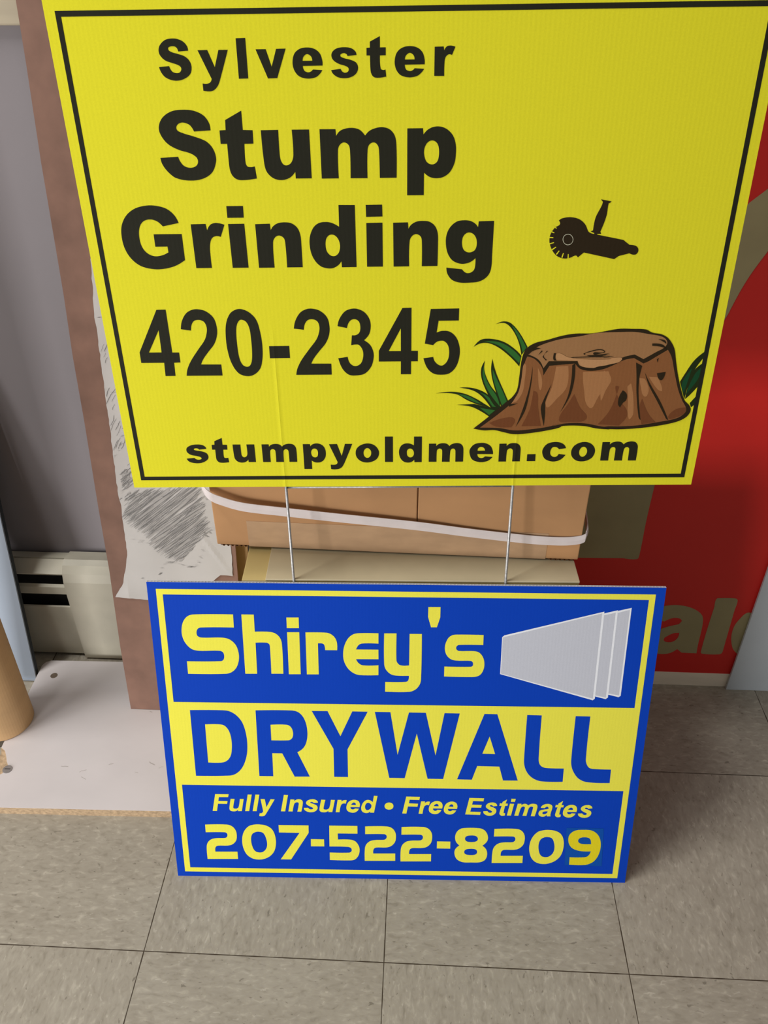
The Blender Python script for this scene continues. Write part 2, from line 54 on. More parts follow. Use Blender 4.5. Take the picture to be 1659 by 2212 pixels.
LETTERS['fully'] = [["60.4,138.8 78.2,138.9 77.1,134.2 65,134 63.9,127.8 76,127.7 75.1,123.3 63.1,123.3 61,111.4 55.3,111.4"], ["80.3,131.5 85.5,131.4 83,119* 83.3,116.3* 85.7,115.6* 88.4,116.4* 90.3,119.2* 92.4,131.5 97.4,131.5 93.9,111.8 88.8,111.7 89.1,113.9 85.9,111.6* 81.4,111.3* 78.4,112.9* 77.8,116.8*"], ["103.1,138.9 108.4,138.9 103.6,112 98.3,111.9"], ["113.2,139 118.4,139 113.5,112.1 108.2,112"], ["119.6,131.9 125.1,131.9 126.8,118.8 132.8,131.8 138.1,131.7 126.5,109.4* 123.6,105* 120,103.8* 116.5,104.3 117.5,108.9 119.8,108.8* 121.7,111* 122.1,112.6"], ["150.5,139.3 155.9,139.1 151.2,112.4 145.6,112.4"], ["158.8,132 164,131.9 163.7,129.4 167.1,132* 171.5,132.3* 174.5,130* 174.8,125.1* 172.5,112.3 167.3,112.3 169.5,124.4* 169.1,126.9* 167,127.5* 164.3,126* 162.8,122.1* 161,112.4 155.5,112.4"], ["194.9,127.4 193.9,130.3* 190.9,132.4* 186.5,132.7* 182.1,131.2* 179.3,127.9* 179.7,124.6* 183.6,121.4* 187.5,119.3* 188.3,117.9* 186.5,116.4* 183.9,116.5* 181.7,118.9 176,118.6 177.2,114.8* 181.5,112.1* 186.4,111.6* 191.3,113.6* 194,117.8* 193.4,122.2* 189.8,124.8* 185.9,126.4* 184.6,127.4* 186,128.5* 188.1,128* 189.4,126.7"], ["220.7,132.4 225.8,132.4 225.7,129.8 228.6,132* 232.6,132.1 231.2,126.3 227.7,126.6* 225,123.8* 222.9,112.3 217.8,112.3"], ["249.2,121 249.8,125.9* 247.9,130.8* 243.5,132.8* 239.1,132.2* 234.7,128.9* 232.2,122.3* 232.8,115.8* 237.2,112.3* 242.5,112.1* 246.5,114.9* 248.4,118.6 243.4,118.9 241.2,117.3* 239,117.5* 237.4,119.7* 237.7,121", "238.2,124.6 240,127.4* 242.2,128.5* 244.2,126.9* 244.5,124.4"], ["268.2,139.8 272.9,139.6 268.3,112.4 263.2,112.4 263.5,114.5 260.6,112.1* 256.6,111.8* 252.9,114* 251.5,119.4* 253.1,126.5* 257.1,132* 261.9,133* 266.7,129.5", "263.2,127.2* 265,124* 263.7,119.1* 260.6,116.6* 257.9,117* 256.5,121.1* 257.5,126.1* 260.2,128.3*"], ["288.1,129.3* 292.2,127.8* 293.8,123.7* 292.3,119.4* 288.1,117.7* 283.9,119.2* 282.1,123.5* 283.9,127.6*"], ["310.4,139.4 328.2,139.2 327.5,134.2 314.9,134.4 313.9,128.4 326,128.1 325.3,123.1 312.8,123.4 310.9,111.8 305.5,111.9"], ["392.7,138.7 411.7,138.4 411.2,133.4 397.6,133.6 396.6,127.9 409.2,127.6 408.6,123.2 395.8,123.2 394.7,116.4 408.4,116.2 407.8,111.3 388.2,111.8"], ["441.8,137.1 436.2,133 435.8,130.5 432.8,130.6 432.3,126.6 435.4,126.7 433.3,116.9* 433.3,113* 435.9,110.6* 440.4,111.2 440.4,115 439.1,114.8* 438.4,115.6* 439.8,126.8 442.8,126.8 443.2,130.3 440.2,130.5"], ["447.4,138.3 453,138.1 452.2,133.3 447,133.4"], ["445.9,130.3 451.4,130.2 448.3,111.1 443,111.1"], ["456.1,130.5 460.8,130.5 460.9,128.2 463.6,130.2* 467.1,130.3* 469.7,127.9 473.2,130.3* 477.5,130.7* 481.1,129.1* 482,124.8* 479.4,110.4 474.3,110.6 476.4,123.6* 476.3,125.3* 474.3,126.1* 471.8,125* 470.3,120.8* 468.6,110.9 463.5,111.1 465.8,123.4* 465.5,125.1* 463.8,126.1* 461.3,124.8* 459.8,120.6* 458,111 452.7,111.1"], ["486.4,124.4 487.8,127.6* 491.5,130.2* 496.7,130.8* 500.8,128.4* 501.5,124.6* 499.9,114.8* 500.2,110.7 495.4,110.6 495,113.1 492.1,110.3* 488.2,110* 484.9,112.3* 484.2,116.2* 486.1,120* 491.3,121.7* 496.4,122.9* 496.4,125.1* 494.4,126.4* 491.5,123.9", "495.8,118.9 490.6,118.1* 489.1,115.9* 490.5,114.1* 493.5,114.7* 495.6,116.9*"], ["199.2,132.3 204.6,132.1 202.1,119.7* 202.4,116.9* 204.8,116.2* 207.6,117* 209.7,119.8* 211.9,132.3 217.1,132.2 213.4,112.4 208.1,112.3 208.4,114.5 205,112.2* 200.4,111.9* 197.3,113.5* 196.6,117.4*"], ["329.9,131.9 335,131.9 334.8,129.3 337.7,131.5* 341.6,131.6 340.3,125.8 336.8,126.1* 334.1,123.3* 332.1,111.9 327,111.9"], ["357.6,120.8 358.2,125.8* 356.3,130.7* 351.9,132.8* 347.4,132.2* 343,128.8* 340.4,122.2* 341.1,115.5* 345.5,112* 350.8,111.8* 354.8,114.7* 356.8,118.4 351.8,118.7 349.5,117* 347.3,117.3* 345.7,119.5* 346,120.8", "346.5,124.5 348.3,127.3* 350.5,128.4* 352.5,126.8* 352.9,124.3"], ["377,120.5 377.5,125.4* 375.6,130.2* 371.3,132.3* 367,131.7* 362.6,128.4* 360.1,121.8* 360.7,115.3* 365,111.7* 370.3,111.6* 374.2,114.4* 376.2,118.1 371.2,118.4 369,116.7* 366.8,117* 365.3,119.2* 365.5,120.5", "366,124.1 367.8,126.8* 370,128* 371.9,126.4* 372.3,123.9"], ["429.4,126.4 428.5,129.4* 425.7,131.5* 421.6,131.8* 417.5,130.3* 414.9,126.9* 415.3,123.6* 418.9,120.3* 422.5,118.1* 423.3,116.7* 421.6,115.1* 419.2,115.3* 417.2,117.7 411.8,117.4 412.9,113.5* 417,110.7* 421.5,110.3* 426.1,112.3* 428.6,116.6* 428.1,121* 424.7,123.8* 421,125.3* 419.8,126.4* 421.1,127.6* 423.1,127.1* 424.3,125.6"], ["514.7,135.9 509.1,131.8 508.7,129.4 505.7,129.5 505.3,125.5 508.3,125.6 506.2,115.8* 506.2,112* 508.8,109.5* 513.3,110.1 513.4,114 512.1,113.7* 511.3,114.6* 512.7,125.6 515.7,125.7 516.1,129.2 513.1,129.3"], ["533.4,118.3 533.9,123.1* 532,127.9* 527.6,129.9* 523.1,129.3* 518.6,126* 516.1,119.6* 516.7,113.1* 521.1,109.6* 526.5,109.5* 530.6,112.3* 532.6,115.9 527.5,116.2 525.2,114.6* 523,114.8* 521.4,117* 521.7,118.3", "522.2,121.8 524,124.5* 526.2,125.6* 528.2,124.1* 528.6,121.6"], ["553.7,124.7 552.7,127.5* 549.9,129.6* 545.7,129.8* 541.5,128.4* 538.9,125.1* 539.3,121.9* 542.9,118.8* 546.6,116.7* 547.4,115.3* 545.7,113.8* 543.2,114* 541.2,116.3 535.8,116 536.9,112.2* 541,109.6* 545.6,109.2* 550.3,111.1* 552.9,115.2* 552.3,119.5* 548.8,122.1* 545.1,123.6* 543.9,124.7* 545.2,125.8* 547.3,125.3* 548.5,123.9"]]
LETTERS['num'] = [["43.6,88.6 72.2,89.2* 79.6,86.2* 84,78.9* 84.7,69.4* 83,61.8* 77.7,55.8* 71,53.8* 59,53.5* 55.6,51.7* 54.3,47.9* 54.3,43.1 84.1,43.6 84.2,31.1 42.8,30.3 42.9,49.3* 44.6,57.6* 49.9,63.9* 57.7,66.1* 68.6,66.6* 71.4,68.4* 72.4,71.9* 71.5,74.8* 68.7,76.3* 43.5,75.8"], ["114.8,90.3* 125,88.4* 132.3,82.5* 136.1,71.7* 136.7,58.1* 133.9,45.6* 128.1,37.1* 120.2,32.1* 112.4,30.6* 103.8,32.5* 96.4,39.3* 92.2,51.7* 91.7,65.4* 94.7,77.7* 101.2,86.6* 107.8,89.5*", "114.2,78.1* 120.1,76.2* 123.5,68.8* 124.9,57.8* 123.2,49.5* 118.6,43.9* 113.6,42.8* 108.2,45.1* 104.8,52.6* 103.6,64.3* 105.3,73.2* 109.3,76.9*"], ["141.5,89.7 181.4,89.8 181.2,77.3 156.2,31.7 142.1,31.6 169.1,77.1 141.6,77.3"], ["183.9,66.9 201.5,66.8 201.6,54.9 183.7,54.7"], ["208.9,90 246.3,90.1 246.3,77.2 219.9,77.1 220.2,66.9 237.5,66.9* 244,63.6* 248.3,55.4* 249,47.9* 247.1,39.5* 242.1,33.1* 235,31.6* 208.7,31.8 208.7,44.6 234.6,44.8* 237.6,46.5* 238.5,49.3* 237.4,52.9* 233.6,54.7* 208.6,54.9"], ["352.5,66.3 370.3,66.3 370.5,54.4 352.6,54.4"], ["385.9,89* 408.3,89.3* 415.5,85.5* 419.7,76.7* 419.2,67.8* 413.2,60.2 418.4,54.4* 420.3,45.4* 417.9,36.2* 411,31.9* 399.6,31.3* 388.1,31.6* 380.1,36.4* 376.5,45.4* 377.3,53.6* 382.5,60 377.5,67* 376.5,76.8* 379.7,84.8*", "393.4,76.6* 402.6,76.8* 406.2,73.8* 406.4,69.4* 403,66.6* 393.8,66.4* 390.2,69.1* 390,73.9*", "393.6,54.2* 402.8,54.4* 406.2,51.8* 406.4,47.3* 403.3,44.5* 394,44.3* 390.1,46.6* 389.9,51.5*"], ["256.6,89.6 285.1,90.1* 292.4,87.2* 296.8,79.8* 297.5,70.3* 295.8,62.8* 290.6,56.8* 283.9,54.7* 272,54.5* 268.6,52.7* 267.3,48.9* 267.3,44.1 296.9,44.7 297,32.1 255.9,31.3 256,50.3* 257.6,58.6* 263,64.9* 270.7,67.1* 281.5,67.6* 284.3,69.4* 285.3,72.8* 284.4,75.8* 281.6,77.2* 256.6,76.7"], ["304.9,89.5 333.4,90.1* 340.7,87.1* 345.1,79.8* 345.8,70.3* 344.1,62.7* 338.9,56.7* 332.2,54.7* 320.3,54.4* 316.9,52.6* 315.6,48.8* 315.6,44 345.2,44.6 345.3,32.1 304.2,31.2 304.2,50.3* 305.9,58.6* 311.2,64.8* 319,67* 329.8,67.5* 332.6,69.3* 333.6,72.8* 332.7,75.7* 329.9,77.2* 304.8,76.7"], ["427.9,88.7 456.4,89.3* 463.8,86.3* 468.2,79* 468.9,69.6* 467.2,62.1* 461.9,56.2* 455.3,54.1* 443.3,53.9* 439.9,52.1* 438.5,48.3* 438.5,43.5 468.3,44.1 468.4,31.7 427.1,30.9 427.2,49.8* 428.9,58* 434.2,64.2* 441.9,66.4* 452.8,66.9* 455.6,68.7* 456.6,72.1* 455.7,75* 452.9,76.5* 427.8,76"], ["499.4,88.3* 509.6,86.5* 516.9,80.8* 520.8,70.3* 521.3,57.1* 518.6,45.1* 512.7,36.9* 504.8,32.1* 497,30.6* 488.2,32.4* 480.9,39* 476.6,51* 476.1,64.2* 479.2,76.1* 485.6,84.8* 492.3,87.5*", "498.8,76.5* 504.7,74.6* 508.1,67.5* 509.5,56.9* 507.8,48.9* 503.1,43.5* 498.1,42.4* 492.7,44.6* 489.3,51.9* 488,63.1* 489.8,71.7* 493.8,75.4*"]]
LETTERS['nine'] = [["531.4,30.3 531,43 551.1,43.4* 555.8,46.2* 558.4,53.5 546,53.6* 535.8,56.7* 529.6,62.8* 526.7,72.6* 528,81.5* 534.5,87.8* 545.5,89.4* 556.8,88.2* 565.2,81.3* 569.8,69.9* 570.5,55.6* 567.5,42.9* 561.9,34.6* 552.3,30.2*", "557.5,65.7 556.1,73.2* 553,76.3* 546.6,77.1* 541.9,75.5* 539.8,71.9* 541.2,67.9* 545.6,65.8*"]]
STUMP = [["ink", ["369.8,68.7 381.3,66.5* 391.8,66.8* 401.7,64.3* 413.3,61.8* 429,62.9* 448.1,66.1* 461.8,70.1* 452.5,68.6* 466.2,71.2* 485.8,70.7* 498.8,67.9* 512.9,66.6* 511.6,67* 522.2,66.7* 539.5,67.6* 560.1,70.1* 580.3,74.6* 589.8,79.8* 593.5,86.6* 591.7,92.6* 585.1,99.3* 578.5,114* 573.3,128.5* 569.5,141.3* 565.6,154.6* 558.8,164.3* 551.5,168.8* 541.3,170.9* 534.9,174* 521.1,174.8* 507.9,174.9* 483.3,170.7* 466.9,170.5* 453.9,168.6* 437.5,163.9* 428.1,161.6* 420.5,157.2* 416.6,151* 414.7,140.5* 414,126.2* 412.6,111.7* 408,103.6* 402.2,98.4* 385.7,82.6*"]], ["bark", ["376.8,69.8 397,69.1* 413,66.3* 430.4,67.5* 447.7,70.2* 461.4,73.9* 452.2,71.3* 465.9,74* 485.5,73.9* 505.5,69.9* 511.2,70.3* 521.7,70.1* 540.4,71.1* 562.9,74.9* 580.9,79.1* 588.2,85.1* 588.3,90.4* 583.1,98.6* 577,110.4* 572.1,123.5* 568.9,132.8* 564.5,145.5* 559.6,153.2 548.5,145.7* 542.4,141.5* 537.4,139.1 527.3,144.8 517.5,142.8* 506.2,136.9* 496.6,133* 484.5,131.7* 474.8,133.9* 469.2,139.6 443.5,137.4 438.3,127.1 435.9,136* 428.1,144.6* 420.5,147.4 418.4,140.4* 416.7,126.2* 415,111.7* 409.7,99.9* 407.5,96.5* 394.4,84.4*"]], ["wood", ["421.4,149.5 427.2,155.7* 438.1,161* 454.2,165.5* 470.5,167.8* 486.8,171* 511.6,171.8* 524.8,171.7* 538.2,169.5* 551.8,166.7* 557.6,161.5* 556.1,156* 547.7,150.6* 536.8,143.7 527.4,148.6 516.4,145.9* 502.6,139* 490.8,137* 484.1,135.3* 474.5,137.1* 471.2,142.1 442.4,142.3 437.7,134.9 432.2,143.8*"]], ["bark_light", ["418.4,140.4 420,136.9* 419.7,122.5* 418.6,109.5* 413.2,99.2 407.8,96.6 413.9,108* 416.3,122.6* 417,136.9*"]], ["bark_light", ["462.4,137.2 463.2,115* 454.9,102.5* 444,93* 448.2,115.1* 450.3,136.6"]], ["bark_light", ["477.9,130.7 480.3,114.8* 489.1,91.1* 496.6,103.7* 505.9,121.9* 503.4,131.2"]], ["bark_light", ["432.2,135.3 437.4,122.4* 436.9,111.5* 434.6,115.2*"]], ["bark_light", ["498.8,132 507.3,123.3* 503.4,111* 499.3,100*"]], ["bark_light", ["544.9,125.1 553.8,124.4 560.8,109.8* 555.8,111.3*"]], ["bark_light", ["524.7,114.5 528.4,117.3* 535,84.8* 531,78.7* 527.4,99.8*"]], ["bark_light", ["535.6,123.8 541.1,123 547.1,110.6* 544,103.3* 538.3,114.4*"]], ["bark_dark", ["429.5,110.8 433.8,107.9* 435.7,93* 440.3,71.4 420,71.2 427,89.3* 428.8,102*"]], ["bark_dark", ["471.6,106.8 478.6,92.7* 487,79.1* 469.9,75.8* 458.6,77.8* 466.5,96.5*"]], ["bark_dark", ["516.4,114.5 510.1,88.7* 499.6,72.9 521.6,71.2 528.8,84.8* 517.6,101.3* 512.5,114.6*"]], ["bark_dark", ["587.8,91.1 576.6,88.2* 571.9,79.2* 581.3,80.6* 587.8,85.1*"]], ["bark_dark", ["541.6,101.1 550.3,84.7* 559.4,74.7 545.1,72.5 540.2,92.2*"]], ["bark_dark", ["386.1,75 401.5,80.6* 412.1,79.6* 409.2,70 395.1,70.6*"]], ["ink", ["426.7,136.8 426.8,122.5* 425.2,104.3* 422.3,87.9* 414.1,70.4 418.9,86.4* 422.4,100.6* 425,115.3*"]], ["ink", ["447.3,118 442.5,98.2 443.6,85.4 443.5,71 438.7,90* 439.4,96.7*"]], ["ink", ["469.1,140 470,122.1* 467.1,103.9* 458.8,86.5 465,103.9* 466.9,122.2* 466.3,137.9"]], ["ink", ["529.9,140.2 536.5,136.6 535.5,124.5* 537,107.1* 543.4,77.1 540.8,80.9* 535,107.1* 532.4,125.2*"]], ["ink", ["540.2,129.5 547.4,117.2* 560.6,98* 572.3,76.9 569.6,78.5 558,97.3* 546.3,115.7*"]], ["ink", ["520.5,110.5 525.1,106.4* 525.4,99.8* 522.4,96.5* 520.3,91.6 517.7,95.4* 517.7,103.5*"]], ["ink", ["552.4,128.7 561,130 560,123.6* 557.7,121.1* 554.6,123.6*"]], ["ink", ["405.5,93.3 414.8,96.9 405.8,96.1"]], ["ink", ["428.5,156.8 433.2,155.7 425.5,153* 421.7,149.5 422.7,153.7*"]], ["ink", ["431.1,148.8 435.5,152.9 434.1,153.6"]], ["ink", ["435.6,147 439.3,143.1 440.3,143.8 436.9,148* 440.8,152.9 439.4,153.2"]], ["ink", ["446.7,150.7 449,150.7 448.5,145.8* 450.4,143 447,143.7*"]], ["ink", ["462.8,145.7 482.9,145.9* 506.8,147.1 495,146.1* 505.6,147.4 494.2,147.9* 502.6,148.3* 482.7,147.1* 466.1,146.4"]], ["ink", ["475.8,149.8 482.1,152.5* 491.9,154.5* 497.5,152* 494.4,150.3* 485.7,150* 494.3,151* 496.5,152.2* 491.3,153.5* 482.2,151.5* 477.8,149.4* 482.6,148.3* 495.8,149.3* 502.4,150.2 496,148.2* 482.7,147.3*"]], ["ink", ["543,159.9 553,158.8* 557.7,154.6 550.7,156.8* 543.3,157.5"]], ["ink", ["548.2,164.3 555,162.9* 556.9,159.5 552.5,162.3*"]], ["ink", ["550.1,143.6 551.9,144.9 551,140"]], ["wood_light", ["449.7,143.7 450.3,150.7* 461.4,146.4* 476.4,144.2* 503.2,143.9* 505.2,145.3* 515.4,143.8* 502.7,138.3* 492.2,136.3* 487.5,134.9* 475.9,136.8* 471.2,142.5"]], ["leaf_ink", ["386.8,180.6 394.4,183.4* 401.9,181.5* 410.8,172.1* 420.1,157 414.5,148.8 410.6,162.7* 404,174.7* 396.2,181.6*"]], ["leaf", ["402.8,179.8 410,171.7* 418.9,156.6 415.6,151 412.3,161.9*"]], ["leaf_ink", ["366.3,157.7 371.6,163.9* 377.3,166* 388.1,165.1* 398.2,161.6* 408.7,154.1* 414.6,148 413.2,136.9 403.3,147.2* 391.9,156.4* 381.6,161.3* 373.3,161.3*"]], ["leaf", ["376.6,163 386.5,163.4* 396.7,160.3* 407.1,153.3* 413.8,146.2 413,140.1 404,148.9* 392.6,158.1* 384.1,161.7*"]], ["leaf_ink", ["329.4,108.5 345.7,110.1* 358.7,108* 370.9,102.4* 379.8,96.7* 387,92 373,95.9 362.4,100.6* 350.1,107.6*"]], ["leaf", ["352.7,107.6 363.1,105.2* 376.4,96.8 369.4,98.7*"]], ["leaf_ink", ["353.7,114.5 363.6,114.6* 373.9,112* 382.8,106.9* 393.8,94.8* 395.8,89.1 387,92 377.7,104.2* 368,111.2*"]], ["leaf", ["374.9,109.3 382.9,105.1* 393.9,92.9 388.6,93.4 380.3,104.6*"]], ["leaf_ink", ["378.4,143.4 375,135* 375.9,124.3* 381.8,109.7* 390.3,94.8* 397.4,91 393.1,105.9* 385.7,116* 380.5,126* 377.9,135*"]], ["leaf", ["377.4,137.7 377.1,126.1* 383.4,110.6* 396.4,93.3 392.3,105* 384,117* 379.1,127.9*"]], ["leaf_ink", ["385.8,145.1 385,135* 386.6,124.2* 392.2,106.8* 398.3,91.9 404.8,98.4 398.8,111.4* 392,126* 388,136.7*"]], ["leaf", ["386.6,134.1 387.8,124.2* 393,108.7* 398.5,94.3 403.2,98.9 398,110.5* 391.2,124.2*"]], ["leaf_ink", ["351.3,95.6 369.5,96.4 387,92 396.7,89.1 385.8,82.1 376.8,88.3* 366.1,93.6*"]], ["leaf", ["375.7,92.1 391.5,89.2 385.7,84"]], ["leaf_ink", ["597.6,151.9 587.8,141.8* 580.9,127.7* 577.3,119.1 584.9,100.1 588.8,128.4* 596.6,144.6"]], ["leaf_ink", ["596.4,138.6 588.7,129.1* 585.6,100.1 590.2,105.2* 596.7,114.6"]], ["leaf_ink", ["596.1,102.9 591.2,95.6 593.4,91.1 596.6,94"]], ["leaf_deep", ["587.1,134.1 581,122.7* 579.5,114 583.1,106.7 585.4,121.2*"]], ["leaf_deep", ["595.9,134 590.5,126.2* 585.2,104.5 589.7,111.8* 595.2,122.6*"]]]
GRINDER = [["ink", ["439.6,277.9 442.6,279.8* 450,280.7* 458.1,278.9* 464.2,274.2* 468.1,267.6* 472.3,265.7 501.1,259.9 507.3,255.5 514.3,253.9* 516.5,249.9* 514.2,246.4* 508.4,247.6 499,245.3 494.9,242.4 465.8,248.8 460.6,244.3 458.4,246.1* 453.7,244.2* 448.1,243.4* 441.4,245.5* 436.5,250.3* 433.1,257.1* 432.5,263.3* 434.1,268* 436.9,271.8* 440.9,274.5*"]], ["ink", ["476,296 485.9,294.1 484.5,292.7 483.4,292.2* 482.8,281.3* 478.9,267.5 479.9,265.6 476.3,265.6 476.2,263.7 473.7,264.1 473.4,266.4 469.8,267.8 472,268.8 473,279.9* 477.3,290.4* 478.1,293.8"]], ["sign_yellow", ["434.3,273.1 434.9,274 438.4,271.2 438,270.6"]], ["sign_yellow", ["432.1,268 432.4,269 436.5,267.4 436.3,266.6"]], ["sign_yellow", ["431.6,262.3 431.6,263.4 435.9,263 436,262.2"]], ["sign_yellow", ["433,256.5 432.6,257.5 436.8,258.5 437.1,257.8"]], ["sign_yellow", ["436.2,251.2 435.4,252.1 438.9,254.4 439.5,253.7"]], ["sign_yellow", ["440.7,246.9 439.7,247.6 442.2,250.9 442.9,250.4"]], ["sign_yellow", ["446.2,244.1 445.1,244.5 446.3,248.6 447.1,248.3"]], ["sign_yellow", ["452.1,243.1 451,243.1 450.9,247.5 451.7,247.5"]], ["ring", ["454.6,260.8* 454.4,258.8* 453.5,257.2* 452,256.1* 450.2,255.7* 448.3,256.1* 446.6,257.3* 445.4,258.9* 444.8,260.9* 445,262.8* 445.9,264.4* 447.4,265.5* 449.2,265.9* 451.1,265.5* 452.8,264.3* 454,262.7*", "454.1,260.8* 454,259* 453.2,257.5* 451.8,256.6* 450.2,256.2* 448.4,256.6* 446.9,257.6* 445.8,259.1* 445.3,260.9* 445.4,262.6* 446.3,264.1* 447.6,265* 449.2,265.4* 451,265* 452.5,264* 453.6,262.5*"]]]
EMBLEM = [["sheet_edge", ["572.1,418.3 572.1,296.9 569.7,295 556.3,298.5 556.4,414.1"]], ["sheet", ["570.2,415.7 569.8,297.6 556.1,300.4 556.1,411.3"]], ["sheet_edge", ["556.3,415 556.7,294.3 554.1,292 540.9,295.6 540.5,410.6"]], ["sheet", ["553.9,411.7 554.1,294.3 540.8,297.2 540.5,408"]], ["sheet_edge", ["540.5,413 540.8,292.6 538.5,290.1 422.2,325.8 421.9,377 424.5,379.6"]], ["sheet", ["538,410.5 538.2,292.5 423,326.7 422.8,376.7"]]]
PATCH = "522.9,92 571.8,92 575.3,28.4 525.3,29.3"
RED = [["716.9,172 729.2,178* 748.7,180.9* 772.1,175.9* 790.6,162.9* 796.9,144.7* 800.1,93.9* 801.8,76 777.2,76.4 768.6,84.3 756.7,73.8* 738.2,72.9* 723.8,87.1* 720.2,112.8* 732.2,127.7* 759.4,139.9 762,149.4* 749.8,153.5* 735.7,145.1 717.1,147.4", "742.8,109.1 754.5,119.2* 764.4,121.2 763.6,108.4* 756.1,100* 744.3,101.1*"], ["807.9,197.8 835.5,198.5* 839.9,194.4* 840.1,175.9 843.3,81 839.8,75.6* 812,75.4* 808.1,79.3* 807.2,179.4 806,194.2*"], ["861.1,169.2* 852.7,155* 848.1,139.4* 848.9,117.3* 854.9,96.3* 861.6,84.5* 875.6,74.3* 889,81.8* 895.4,100.9* 893.3,127.2* 882.2,155* 870.8,167.1*"], ["669.2,452.7 670.2,406.2 670,341.8* 671.5,277.5* 669,271.3* 648.4,272.4 581.8,270.8 543,269.9 541.3,449"], ["669.7,749 703.9,799.6 745.8,838.4 759.5,791 739.7,744.1 723.5,707.1* 711.7,664.2 691.4,607.2"]]
PANEL_EDGE = [[-127.1, -0.0], [-128.0, 123.3], [-125.8, 262.9], [-126.9, 364.6], [-127.0, 498.6], [-128.3, 589.6], [-127.1, 666.8], [-127.5, 731.0], [-128.3, 824.3], [-127.0, 929.4], [-127.0, 989.9]]
PAPER = [[-85.2, 714.1], [-86.8, 684.0], [-89.0, 665.4], [-90.0, 647.2], [-90.1, 609.9], [-91.5, 578.9], [-92.1, 540.7], [-92.1, 514.6], [-92.5, 457.2], [-94.0, 412.9], [-93.8, 381.1], [-92.3, 372.3], [-93.5, 348.5], [-93.2, 325.0], [-93.6, 296.5], [-99.2, 269.5], [-106.3, 242.7], [-121.9, 216.8], [-102.8, 215.8], [-71.9, 212.4], [-30.1, 211.9], [6.3, 221.5], [35.1, 255.0], [41.9, 260.9], [60.5, 259.9], [61.1, 304.7], [62.7, 371.1], [64.6, 510.5], [65.6, 635.9], [66.5, 716.4]]
SCRIBBLE = [[[-80.6, 392.5], [27.3, 409.0], [26.7, 377.2], [31.7, 332.1], [-17.0, 281.0], [-48.0, 295.8], [-62.5, 329.1], [-81.7, 341.3], [-92.6, 353.6]], [[-89.2, 613.8], [-78.2, 610.2], [-82.3, 575.2], [-90.1, 594.6]], [[-91.7, 544.1], [-78.7, 545.4], [-80.0, 514.7], [-89.0, 514.5]], [[-89.4, 504.1], [-75.4, 504.5], [-74.0, 462.1], [-89.6, 459.5]], [[-84.2, 424.7], [-73.4, 436.0], [-71.5, 402.7], [-83.6, 397.8]]]
STRAP = [[0.0881, 0.274, 0.5147], [0.0976, 0.274, 0.5094], [0.1258, 0.274, 0.5005], [0.175, 0.274, 0.495], [0.2418, 0.274, 0.4883], [0.3291, 0.274, 0.4802], [0.3876, 0.274, 0.4728], [0.4404, 0.274, 0.467], [0.4756, 0.274, 0.4639], [0.5047, 0.274, 0.4634], [0.5218, 0.274, 0.4655], [0.5299, 0.274, 0.4691]]
PY_O, PY_X, PY_Y = (0.018541, 0.228637, 0.555166), (0.999270, 0.035339, 0.014508), (-0.017529, 0.086749, 0.996076)
PB_O, PB_X, PB_Y = (0.017873, 0.102564, 0.000000), (0.999556, 0.029790, 0.000000), (-0.007546, 0.253199, 0.967385)
# ------------------------------------------------------------------ helpers
def lin(r, g, b, k=1.0):
    f = lambda c: ((c / 255 + 0.055) / 1.055) ** 2.4 if c > 10 else c / 255 / 12.92
    return (min(f(r) * k, 0.95), min(f(g) * k, 0.95), min(f(b) * k, 0.95), 1)

def nodes_of(name, rough=0.6):
    m = bpy.data.materials.new(name)
    m.use_nodes = True
    nt = m.node_tree
    bsdf = nt.nodes['Principled BSDF']
    bsdf.inputs['Roughness'].default_value = rough
    return m, nt, bsdf

def new(nt, kind, **kw):
    n = nt.nodes.new('ShaderNode' + kind)
    for k, v in kw.items():
        setattr(n, k, v)
    return n

def mat(name, col, rough=0.6, vary=0.0, scale=(20, 20, 20), bump=0.0, metal=0.0, detail=4, spec=None, dark=None):
    """plain colour with a little procedural noise in colour and relief"""
    m, nt, b = nodes_of(name, rough)
    b.inputs['Metallic'].default_value = metal
    if spec is not None:
        b.inputs['Specular IOR Level'].default_value = spec
    tc = new(nt, 'TexCoord'); mp = new(nt, 'Mapping')
    mp.inputs['Scale'].default_value = scale
    nt.links.new(tc.outputs['Object'], mp.inputs[0])
    nz = new(nt, 'TexNoise'); nz.inputs['Scale'].default_value = 1.0; nz.inputs['Detail'].default_value = detail
    nt.links.new(mp.outputs[0], nz.inputs['Vector'])
    rp = new(nt, 'ValToRGB')
    rp.color_ramp.elements[0].position = 0.3; rp.color_ramp.elements[1].position = 0.7
    lo = tuple(c * (1 - vary) for c in col[:3]) + (1,) if dark is None else dark
    rp.color_ramp.elements[0].color = lo
    rp.color_ramp.elements[1].color = tuple(min(c * (1 + vary), 0.95) for c in col[:3]) + (1,)
    nt.links.new(nz.outputs[0], rp.inputs[0])
    nt.links.new(rp.outputs[0], b.inputs['Base Color'])
    if bump:
        bp = new(nt, 'Bump'); bp.inputs['Strength'].default_value = 1; bp.inputs['Distance'].default_value = bump
        nt.links.new(nz.outputs[0], bp.inputs['Height'])
        nt.links.new(bp.outputs[0], b.inputs['Normal'])
    return m

